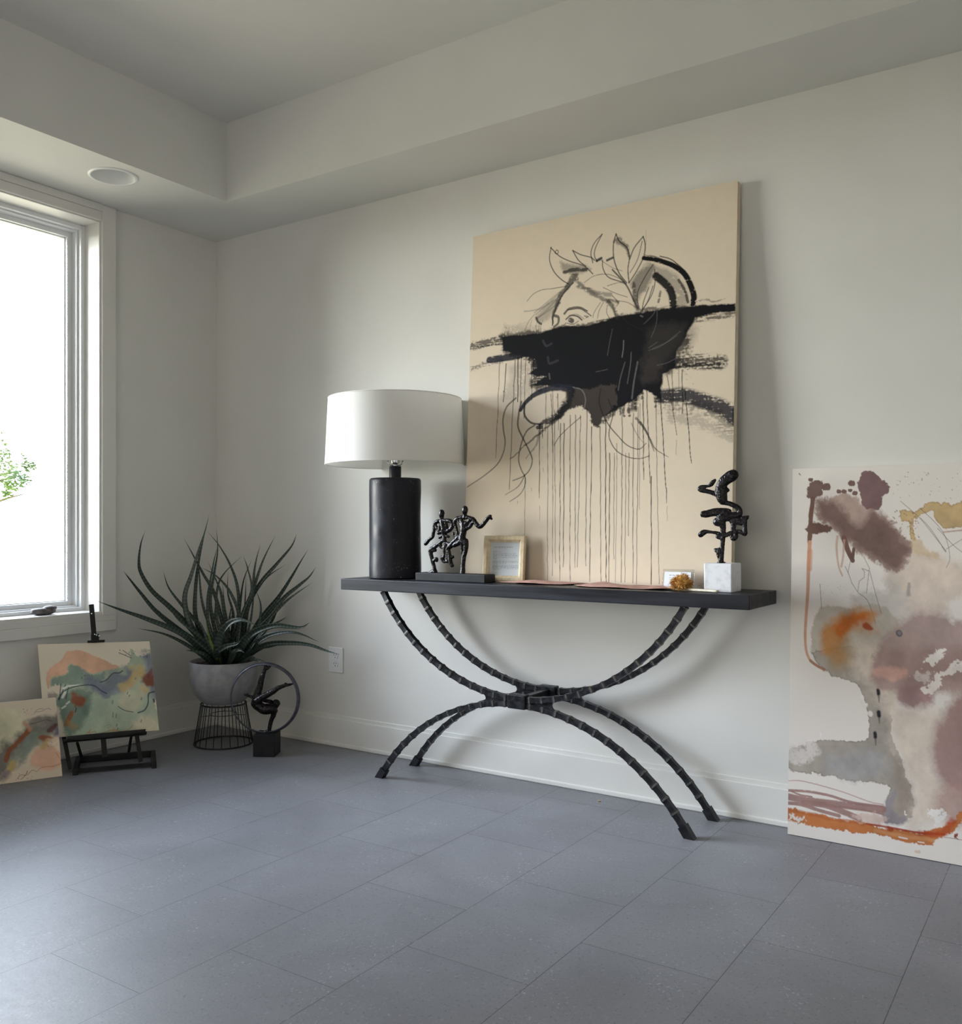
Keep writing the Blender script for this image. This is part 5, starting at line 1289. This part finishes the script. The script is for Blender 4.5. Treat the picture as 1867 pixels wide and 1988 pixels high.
# ------------------------------------------------------------------ acrobat in a ring on a black cube
g0 = at_z(490.7, 1469.5, 0); gw = .095
gd = R_ * math.cos(math.radians(4)) - F_ * math.sin(math.radians(4))
grot = math.atan2(gd[1], gd[0])
gn = np.array([-gd[1], gd[0], 0])                       # away from the room
gc = g0 + gd * gw / 2 + gn * gw / 2
rs = thing('ring_sculpture', 'sculpture of an acrobat balancing inside a thin metal ring on a black cube', 'sculpture', (gc[0], gc[1], 0), grot)
GM = ROOTS[rs.name]
GH = .0965
bm = bmesh.new(); box(bm, (-gw / 2, -gw / 2, 0), (gw / 2, gw / 2, GH), .003, GM); obj('cube_base', bm, M['black_block'], rs)
gcd = np.array([gc[0], gc[1], 0])
def rp(x, y, dy=0.0): return at_plane(x, y, gcd + gn * dy, gn)
c_ = rp(513.5, 1352); rr_ = float(np.linalg.norm(rp(579, 1352) - rp(448, 1352))) / 2
rc = np.array([c_[0], c_[1], GH + rr_ - .001])
bm = bmesh.new()
tube(bm, [rc + gd * rr_ * math.cos(a) + np.array([0, 0, rr_ * math.sin(a)]) for a in np.linspace(0, 2 * PI, 96, endpoint=False)], 1.0, 8, closed=True,
     section=[(.0022 * x, .0085 * y) if False else (.0085 * x, .0022 * y) for x, y in ((1, 1), (0, 1.15), (-1, 1), (-1.05, 0), (-1, -1), (0, -1.15), (1, -1), (1.05, 0))])
obj('ring', bm, M['ring_metal'], rs, smooth=True)
s6 = 160 / 1515
zoff = GH - rp(440 + 700 * s6, 1270 + 1430 * s6)[2]
def gp(x, y, r, dy=0.0):
    p = rp(440 + x * s6, 1270 + y * s6, dy)
    return (p[0], p[1], p[2] + zoff, r * s6 * 4.0 / FPX * 1.14 + .0006)
bm = bmesh.new()
for ch in [
    [(700, 1415, 20), (740, 1410, 28), (780, 1385, 30), (800, 1280, 34), (830, 1180, 36), (860, 1110, 42), (860, 1040, 54)],                       # supporting arm
    [(870, 1030, 60), (830, 990, 76), (760, 1000, 88), (680, 1000, 86), (610, 960, 80), (560, 920, 82), (540, 870, 70)],                         # trunk
    [(880, 985, 40), (905, 940, 44), (920, 895, 56), (915, 890, 58)],                                                                           # neck, head
    [(850, 900, 30), (900, 880, 50), (935, 895, 46)],
    [(530, 900, 74), (545, 800, 66), (575, 690, 58), (610, 590, 50), (630, 500, 46), (650, 420, 42), (680, 340, 32), (705, 270, 28), (715, 225, 32)], [(705, 270, 26), (750, 250, 24), (800, 220, 14)],   # upright leg, foot
    [(560, 860, 64, -.008), (650, 790, 56, -.012), (740, 740, 50, -.014), (850, 680, 46, -.015), (930, 620, 40, -.012), (1010, 590, 32, -.010), (1080, 565, 28, -.006), (1140, 555, 22, -.003), (1215, 538, 14, 0)], [(1075, 550, 26, -.006), (1090, 540, 20, -.004)],
    [(900, 950, 36, .010), (820, 870, 32, .016), (720, 850, 28, .018), (610, 820, 26, .018), (500, 790, 24, .018), (420, 765, 22, .016), (370, 745, 20, .014), (330, 740, 12, .014)], [(375, 745, 14, .014), (380, 712, 8, .014)],
]: blob_chain(bm, [gp(*q) for q in ch], None, 5)
o = obj('acrobat', bm, M['bronze'], rs, smooth=True); cast(o, .0015, 1, .0016, .007)

# ------------------------------------------------------------------ table easel and the two small canvases on the floor
EA, EB = at_z(146, 1505.5, 0), at_z(299, 1492, 0)
eu = EB - EA; ew = float(np.linalg.norm(eu)); eu /= ew
erot = math.atan2(eu[1], eu[0])
eo = (EA + EB) / 2
ez = thing('tabletop_easel', 'small black wooden easel standing on the floor below the window', 'easel', (eo[0], eo[1], 0), erot)
EM = ROOTS[ez.name]                       # local x along the front, +y backwards, z up
hw = ew / 2
TILT = math.radians(14.5)
for s in (-1, 1):
    bm = bmesh.new(); box(bm, (s * hw - .010, 0, 0), (s * hw + .010, .235, .022), .0015, EM)
    obj('foot_rail', bm, M['easel'], ez)
bm = bmesh.new(); box(bm, (-hw + .010, .020, .004), (hw - .010, .032, .020), .001, EM); obj('front_rail', bm, M['easel'], ez)
bm = bmesh.new(); box(bm, (-hw + .010, .196, .002), (hw - .010, .212, .028), .001, EM); obj('rear_rail', bm, M['easel'], ez)
LEANA, ROTC = .30, .06                   # the mast and canvas lean back together
cu = eu * math.cos(ROTC) + np.array([-eu[1], eu[0], 0]) * math.sin(ROTC)
cb = np.array([-cu[1], cu[0], 0])         # away from the room
cup = np.array([0, 0, math.cos(LEANA)]) + cb * math.sin(LEANA)
cn = np.cross(cu, cup); cn = cn if cn @ cb > 0 else -cn
CO = eo + np.array([-eu[1], eu[0], 0]) * .085 + np.array([0, 0, .14])
def oc_(px, py, off=0.0): return at_plane(px, py, CO, cn) + cn * off
def bar(name, p0, p1, wx, th, parent=ez, mat='easel', bev=.0012):
    """straight wooden bar from p0 to p1, wx wide across and th deep"""
    p0, p1 = np.asarray(p0), np.asarray(p1)
    d = p1 - p0; d /= np.linalg.norm(d)
    sd = np.cross(d, cn); sd /= np.linalg.norm(sd); nm = np.cross(sd, d)
    bm = bmesh.new(); b = bmesh.new()
    v = [b.verts.new(q + sd * (sx * wx / 2) + nm * (sy * th / 2)) for q in (p0, p1) for sx, sy in ((-1, -1), (1, -1), (1, 1), (-1, 1))]
    b.faces.new(v[:4][::-1]); b.faces.new(v[4:])
    for k in range(4): b.faces.new((v[k], v[(k + 1) % 4], v[4 + (k + 1) % 4], v[4 + k]))
    bmesh.ops.bevel(b, geom=b.edges[:], offset=bev, segments=2, affect='EDGES')
    return sub_of(obj(name, merge(bm, b), M[mat], parent), ez)
CT = .018
mast = bar('mast', oc_(204, 1468, CT + .012), oc_(177.5, 1171, CT + .012), .020, .016)
for (x0, y0_), (x1, y1_) in (((126, 1440), (136, 1490)), ((266.5, 1427), (274, 1478))):
    p1 = oc_(x0, y0_, CT + .010); p0 = oc_(x1, y1_, CT + .010)
    p0 = p1 + (p0 - p1) * ((p1[2] - .012) / (p1[2] - p0[2])); bar('side_post', p0, p1 + (p1 - p0) * .6, .016, .016)
for sgn, (x0, y0_) in ((1, (257, 1420)), (-1, (150, 1440))):
    p1 = oc_(x0, y0_, CT + .030); p0 = p1 + np.array([-eu[1], eu[0], 0]) * .075 - eu * .012 * sgn; p0[2] = .030; bar('rear_strut', p0, p1, .011, .011)
L0, L1 = oc_(122, 1435.5), oc_(284, 1420.5)
bm = bmesh.new()
ld = (L1 - L0); lw_ = np.linalg.norm(ld); ld /= lw_
lup = np.cross(cn, ld); lup = lup if lup[2] > 0 else -lup
LM = Matrix(((ld[0], cn[0], lup[0], L0[0]), (ld[1], cn[1], lup[1], L0[1]), (ld[2], cn[2], lup[2], L0[2]), (0, 0, 0, 1)))
box(bm, (0, -.026, -.012), (lw_, CT + .012, -.001), .001, LM); box(bm, (.016, -.026, -.012), (lw_ - .004, -.020, .009), .001, LM)
obj('canvas_ledge', bm, M['easel'], ez)
q = oc_(186.5, 1246.5)
KM = Matrix(((cu[0], cn[0], cup[0], q[0]), (cu[1], cn[1], cup[1], q[1]), (cu[2], cn[2], cup[2], q[2]), (0, 0, 0, 1)))
bm = bmesh.new(); box(bm, (-.034, -.014, .001), (.034, CT + .004, .006), .001, KM); box(bm, (-.020, .000, .006), (.012, CT + .004, .036), .002, KM)
top = sub_of(obj('top_clamp', bm, M['easel'], ez), ez)
for x, y, z, r in ((-.004, -.001, .032, .0032), (.003, -.001, .029, .0036), (.013, .000, .024, .0048)):
    bm = bmesh.new(); bmesh.ops.create_icosphere(bm, subdivisions=2, radius=r, matrix=KM @ Matrix.Translation((x, y, z))); obj('clamp_screw', bm, M['chrome'], top, smooth=True)
q = oc_(178.5, 1189.5, CT + .0035)
bm = bmesh.new(); b = bmesh.new(); bmesh.ops.create_icosphere(b, subdivisions=2, radius=.0034, matrix=Matrix.Translation(q)); obj('bolt', merge(bm, b), M['chrome'], mast, smooth=True)
tl, tr, bl, br = oc_(73, 1251), oc_(290, 1245), oc_(88, 1433), oc_(309, 1418)
bl = bl * .5 + (br + tl - tr) * .5
back = cn * CT
cv = thing('teal_canvas', 'small teal and peach abstract canvas standing on the black easel', 'painting', tuple((bl + br) / 2), erot)
bm = bmesh.new(); canvas_box(bm, tl, tr, bl, br, back); obj('stretched_canvas', bm, M['canvas_white'], cv)
sE = 340 / 1649
P = Picture(280, 214, rgb(208, 198, 180), (tl, tr, bl), lambda x, y: (x * sE, 1150 + y * sE), 11, .6)
TEAL, DTEAL, PEACH, SLATE, OCH, RUST = rgb(162, 172, 152), rgb(108, 124, 112), rgb(206, 164, 138), rgb(112, 116, 130), rgb(182, 156, 110), rgb(132, 76, 54)
P.blob([(410, 760), (470, 690), (560, 610), (630, 530), (720, 514), (850, 532), (980, 590), (1090, 640), (1000, 690), (860, 740), (620, 800), (450, 840), (415, 900), (395, 880)], PEACH, .95, 2, 3)
P.blob([(430, 890), (450, 810), (600, 750), (618, 672), (670, 650), (740, 690), (850, 722), (1000, 672), (1150, 620), (1200, 560), (1215, 465), (1252, 465), (1272, 520), (1340, 482), (1420, 470), (1450, 890), (1395, 950), (1410, 1060), (1455, 1180), (1400, 1250), (1200, 1290), (1000, 1310), (640, 1400), (540, 1380), (500, 1200), (470, 1000), (560, 900), (470, 860)], TEAL, 1, 3, 5)
P.blob([(1130, 880), (1300, 860), (1250, 1000), (1150, 1060), (1050, 980)], rgb(198, 190, 166), .6, 14, 6); P.blob([(1150, 1150), (1350, 1080), (1420, 1200), (1200, 1280)], rgb(204, 192, 166), .7, 14, 6); P.blob([(820, 960), (960, 940), (900, 1100), (800, 1200), (740, 1300), (680, 1300), (720, 1120)], rgb(152, 168, 150), .7, 16, 6)
P.blob([(440, 870), (460, 810), (610, 750), (620, 680), (700, 660), (850, 740), (960, 700), (900, 800), (700, 840), (560, 850)], rgb(122, 138, 126), .9, 4, 5)
P.blob([(480, 1010), (560, 930), (690, 880), (820, 900), (760, 1000), (760, 1130), (640, 1300), (540, 1360), (500, 1200)], DTEAL, .85, 10, 6); P.blob([(720, 950), (800, 960), (770, 1100), (700, 1130)], rgb(96, 114, 104), .7, 10, 5)
P.stroke([(820, 800), (930, 860), (1040, 770), (1180, 700)], 110, SLATE, .85, .9); P.stroke([(850, 860), (950, 890), (1040, 880)], 70, rgb(112, 118, 136), .6, .9); P.stroke([(1380, 540), (1400, 700), (1420, 880)], 120, rgb(112, 114, 130), .85, .8)
P.stroke([(1090, 840), (1190, 760), (1310, 660)], 70, OCH, .85, .9); P.stroke([(1200, 640), (1290, 630)], 50, rgb(190, 172, 120), .6, 1); P.stroke([(1300, 810), (1330, 830)], 60, rgb(196, 168, 116), .6, 1)
P.stroke([(650, 985), (690, 990)], 90, RUST, .9, .6); P.stroke([(640, 1060), (660, 1010)], 14, RUST, .8); P.stroke([(605, 1120), (560, 1190), (535, 1240)], 46, rgb(140, 86, 52), .85, .7); P.stroke([(560, 1230), (620, 1260)], 70, rgb(150, 124, 84), .6, 1); P.stroke([(1345, 720), (1400, 740)], 90, rgb(124, 70, 52), .9, .6); P.stroke([(1415, 630), (1370, 680)], 40, rgb(112, 66, 58), .8, .7)
LN = rgb(52, 66, 78)
for q, w_, c in (([(1125, 670), (1090, 694), (1030, 705), (965, 772), (905, 800)], 10, LN), ([(486, 1000), (560, 912), (690, 856), (830, 836), (900, 880), (950, 904)], 10, LN), ([(1410, 770), (1420, 790), (1405, 840), (1345, 870), (1330, 960), (1290, 1030), (1226, 1062)], 12, rgb(44, 62, 80)), ([(1045, 1018), (1100, 1050), (1178, 1060)], 7, LN), ([(500, 1000), (530, 850)], 9, LN), ([(560, 990), (600, 870)], 9, LN), ([(490, 1010), (575, 850)], 9, LN), ([(650, 1070), (635, 1110)], 10, rgb(60, 50, 48)), ([(1220, 540), (1110, 500)], 8, rgb(90, 96, 96)), ([(1215, 520), (1150, 475)], 8, rgb(90, 96, 96)), ([(1385, 920), (1392, 945), (1410, 935)], 14, rgb(40, 44, 54)), ([(1430, 880), (1455, 1000), (1450, 1230)], 5, rgb(150, 120, 100))): P.stroke(q, w_, c, .85, .5)
P.stroke([(548, 892), (610, 862), (692, 846)], 16, rgb(224, 222, 216), .95, .4, 0, 8); P.stroke([(530, 980), (560, 930)], 22, rgb(220, 214, 204), .8, .6); P.stroke([(515, 1085), (550, 1060)], 16, rgb(214, 214, 206), .8, .5); P.stroke([(560, 1040), (590, 1015)], 14, rgb(214, 214, 206), .8, .5)
P.blob([(400, 960), (450, 930), (490, 960), (440, 1030), (400, 1020)], rgb(120, 108, 108), .7, 3, 6, dry=.45); P.blob([(1225, 1290), (1250, 1240), (1310, 1235), (1350, 1290)], rgb(222, 208, 186), .95, 2, 3); P.blob([(1385, 960), (1450, 890), (1520, 1300), (1445, 1290), (1430, 1080)], rgb(216, 202, 182), .95, 2, 4); P.blob([(1260, 470), (1400, 465), (1300, 510)], rgb(208, 198, 184), .8, 3, 5)
P.stroke([(715, 1310), (760, 1268), (742, 1302), (800, 1280), (820, 1305), (900, 1276), (970, 1250), (1060, 1256), (1120, 1230), (1162, 1190)], 6, rgb(160, 116, 70), .85, .5); P.stroke([(890, 1230), (930, 1205), (960, 1210), (920, 1240)], 5, rgb(150, 130, 100), .6, .5); P.stroke([(980, 1248), (1000, 1256)], 24, rgb(190, 146, 104), .8, .6); P.stroke([(1290, 1285), (1340, 1270), (1370, 1240)], 5, rgb(160, 140, 110), .6)
for x, y, h in ((990, 1085, 40), (1020, 1095, 30), (1000, 970, 24), (1150, 875, 14), (1275, 915, 16), (1250, 1130, 18), (1015, 1195, 16), (735, 770, 12), (1240, 730, 10), (1020, 1230, 12), (1165, 900, 8)): P.stroke([(x, y), (x - 6, y + h)], 14, rgb(100, 120, 116), .7, .6)
P.specks(720, 730, 860, 790, 14, rgb(80, 96, 96), (5, 10), .7); P.specks(1100, 470, 1400, 520, 14, rgb(80, 92, 96), (5, 10), .7)
painted('picture', np.clip(P.im * 1.16, 0, .86), (tl, tr, bl, br), M['paint'], cv)

# the other canvas, on the floor in front of the easel's left foot
KA = at_z(121, 1507, 0)
kd = np.array([.405, .914, 0.0]); kd /= np.linalg.norm(kd)
kn = np.array([-kd[1], kd[0], 0])                       # away from the room
KW = .32
lean = math.radians(6)
upv = np.array([0, 0, math.cos(lean)]) + kn * math.sin(lean)
br = KA + np.array([0, 0, .001]); bl = br - kd * KW; tr = br + upv * .312 - kd * .020; tl = bl + upv * .312 - kd * .020
kb = np.cross(kd, upv); kb = kb if kb @ kn > 0 else -kb
back = kb / np.linalg.norm(kb) * .018
k2 = thing('brown_canvas', 'small canvas with dark brown and peach washes leaning on the floor at the left', 'painting', tuple((bl + br) / 2 * np.array([1, 1, 0])), math.atan2(kd[1], kd[0]))
bm = bmesh.new(); canvas_box(bm, tl, tr, bl, br, back); obj('stretched_canvas', bm, M['canvas_white'], k2)
P = Picture(220, 216, rgb(208, 194, 174), (tl, tr, bl), lambda x, y: (x * sE, 1150 + y * sE), 13, .6)
P.blob([(-400, 1080), (140, 1068), (210, 1150), (260, 1250), (120, 1340), (30, 1440), (-100, 1540), (-500, 1500)], rgb(194, 190, 162), .95, 8, 6)
P.blob([(-500, 1500), (-200, 1480), (-60, 1600), (-200, 1760), (-500, 1780)], rgb(200, 160, 136), .8, 12, 6)
P.stroke([(520, 1190), (420, 1230), (300, 1270), (190, 1360), (80, 1450), (20, 1560), (-60, 1680)], 170, rgb(98, 98, 92), .9, .9, 0, 150); P.stroke([(380, 1300), (260, 1400), (160, 1500), (100, 1570)], 130, rgb(124, 130, 118), .8, .9)
P.stroke([(520, 1175), (420, 1180), (300, 1195)], 60, rgb(120, 112, 108), .7, .9); P.blob([(250, 1290), (330, 1290), (260, 1450), (170, 1600), (130, 1590)], rgb(120, 132, 122), .7, 8, 5)
P.stroke([(250, 1268), (160, 1370), (60, 1470), (30, 1560)], 50, rgb(132, 78, 52), .9, .7); P.stroke([(360, 1330), (470, 1345)], 50, rgb(138, 76, 52), .85, .7); P.stroke([(500, 1210), (440, 1260)], 44, rgb(92, 62, 60), .85, .7); P.stroke([(510, 1270), (530, 1300)], 80, rgb(104, 100, 120), .85, .8)
P.blob([(290, 1450), (420, 1400), (520, 1440), (540, 1560), (430, 1640), (250, 1600)], rgb(206, 162, 138), .85, 10, 5); P.stroke([(410, 1360), (370, 1420)], 50, rgb(190, 160, 104), .7, .9); P.stroke([(90, 1600), (60, 1650)], 60, rgb(190, 164, 100), .8, .9); P.stroke([(0, 1720), (40, 1690)], 70, rgb(120, 104, 112), .7, .9); P.stroke([(220, 1200), (260, 1260)], 40, rgb(176, 130, 104), .8, .8)
P.blob([(430, 1350), (580, 1320), (600, 1720), (530, 1700), (540, 1500)], rgb(214, 196, 174), .8, 10, 5)
for q, c in (([(110, 1740), (150, 1700), (200, 1700), (260, 1650), (300, 1660), (330, 1630), (380, 1610), (460, 1600), (530, 1570)], rgb(164, 106, 66)), ([(200, 1690), (210, 1660), (190, 1700), (150, 1740)], rgb(110, 80, 66)), ([(530, 1570), (525, 1530), (490, 1470)], rgb(176, 120, 90)), ([(330, 1090), (380, 1080), (440, 1050), (470, 1060)], rgb(130, 126, 122)), ([(310, 1110), (330, 1080), (360, 1060), (400, 1055)], rgb(130, 126, 122)), ([(270, 1210), (360, 1180), (420, 1160), (470, 1170)], rgb(64, 60, 60))): P.stroke(q, 6, c, .8, .5)
P.specks(200, 1060, 330, 1120, 12, rgb(96, 92, 88), (4, 8), .6); P.specks(90, 1690, 260, 1760, 14, rgb(120, 86, 66), (4, 9), .6); P.specks(400, 1350, 540, 1420, 10, rgb(96, 80, 66), (4, 8), .6)
painted('picture', np.clip(P.im * 1.16, 0, .86), (tl, tr, bl, br), M['paint'], k2)

# crumb of wood on the floor
p = at_z(1163, 1556, 0)
bm = bmesh.new(); box(bm, (p[0] - .005, p[1] - .003, 0), (p[0] + .005, p[1] + .003, .004), .001, Matrix.Translation(p) @ Matrix.Rotation(.6, 4, 'Z') @ Matrix.Translation(-p)); tag(obj('wood_chip', bm, M['chip']), 'tiny pale wood chip lying on the grey floor under the table', 'wood chip')

# ------------------------------------------------------------------ outside: lawn, fence and a sunlit tree far from the window
bm = bmesh.new(); box(bm, (-40, -10, -.75), (-9, 40, -.70)); o = obj('lawn', bm, M['grass']); o['kind'] = 'structure'
fpnt = at_d(70, 985, 22)
tr_ = thing('garden_tree', 'leafy green tree in the garden seen through the window', 'tree', (-12.4, 6.4, -.70))
tb = np.array([-12.4, 6.4, -.70])
tb[:2] = at_d(-60, 1000, 17.5)[:2]
tr_.location = tb; ROOTS[tr_.name] = Matrix.Translation(Vector(tb))
rd = random.Random(5)
bm = bmesh.new()
tube(bm, catmull([tb, tb + np.array([.05, .1, .9]), tb + np.array([.0, .25, 1.9]), tb + np.array([.1, .4, 2.9])], 5), list(np.linspace(.13, .05, 16)), 10)
for k in range(9):
    a = rd.uniform(0, 2 * PI); z = rd.uniform(1.5, 2.7); L = rd.uniform(.6, 1.1)
    s = tb + np.array([.03, .25, z]); tube(bm, catmull([s, s + np.array([math.cos(a) * L * .5, math.sin(a) * L * .5, .15]), s + np.array([math.cos(a) * L, math.sin(a) * L, .25])], 4), list(np.linspace(.035, .01, 9)), 6)
obj('trunk', bm, M['bark'], tr_, smooth=True)
bm = bmesh.new()
def clump(c, r, n):
    for _ in range(n):
        d = Vector((rd.gauss(0, 1), rd.gauss(0, 1), rd.gauss(0, 1))).normalized() * r * rd.random() ** .4
        p = Vector(c) + d; s = rd.uniform(.025, .05)
        rot = Matrix.Rotation(rd.uniform(0, 6.3), 3, 'Z') @ Matrix.Rotation(rd.uniform(0, 6.3), 3, 'X')
        bm.faces.new([bm.verts.new(p + rot @ Vector(q)) for q in ((-s, 0, 0), (0, -s * .5, 0), (s, 0, 0), (0, s * .5, 0))])
for px, py, r, n in ((12, 915, .26, 300), (30, 930, .24, 300), (58, 905, .13, 110), (20, 945, .18, 160), (50, 930, .10, 60), (14, 960, .10, 60), (8, 885, .16, 110), (45, 890, .14, 40), (-60, 880, .7, 700), (-120, 900, .7, 600), (-30, 860, .4, 260), (-90, 820, .6, 500)):
    clump(at_d(px, py, 17.5 + rd.uniform(-.5, .5)), r, n)
obj('crown', bm, M['tree_leaf'], tr_)
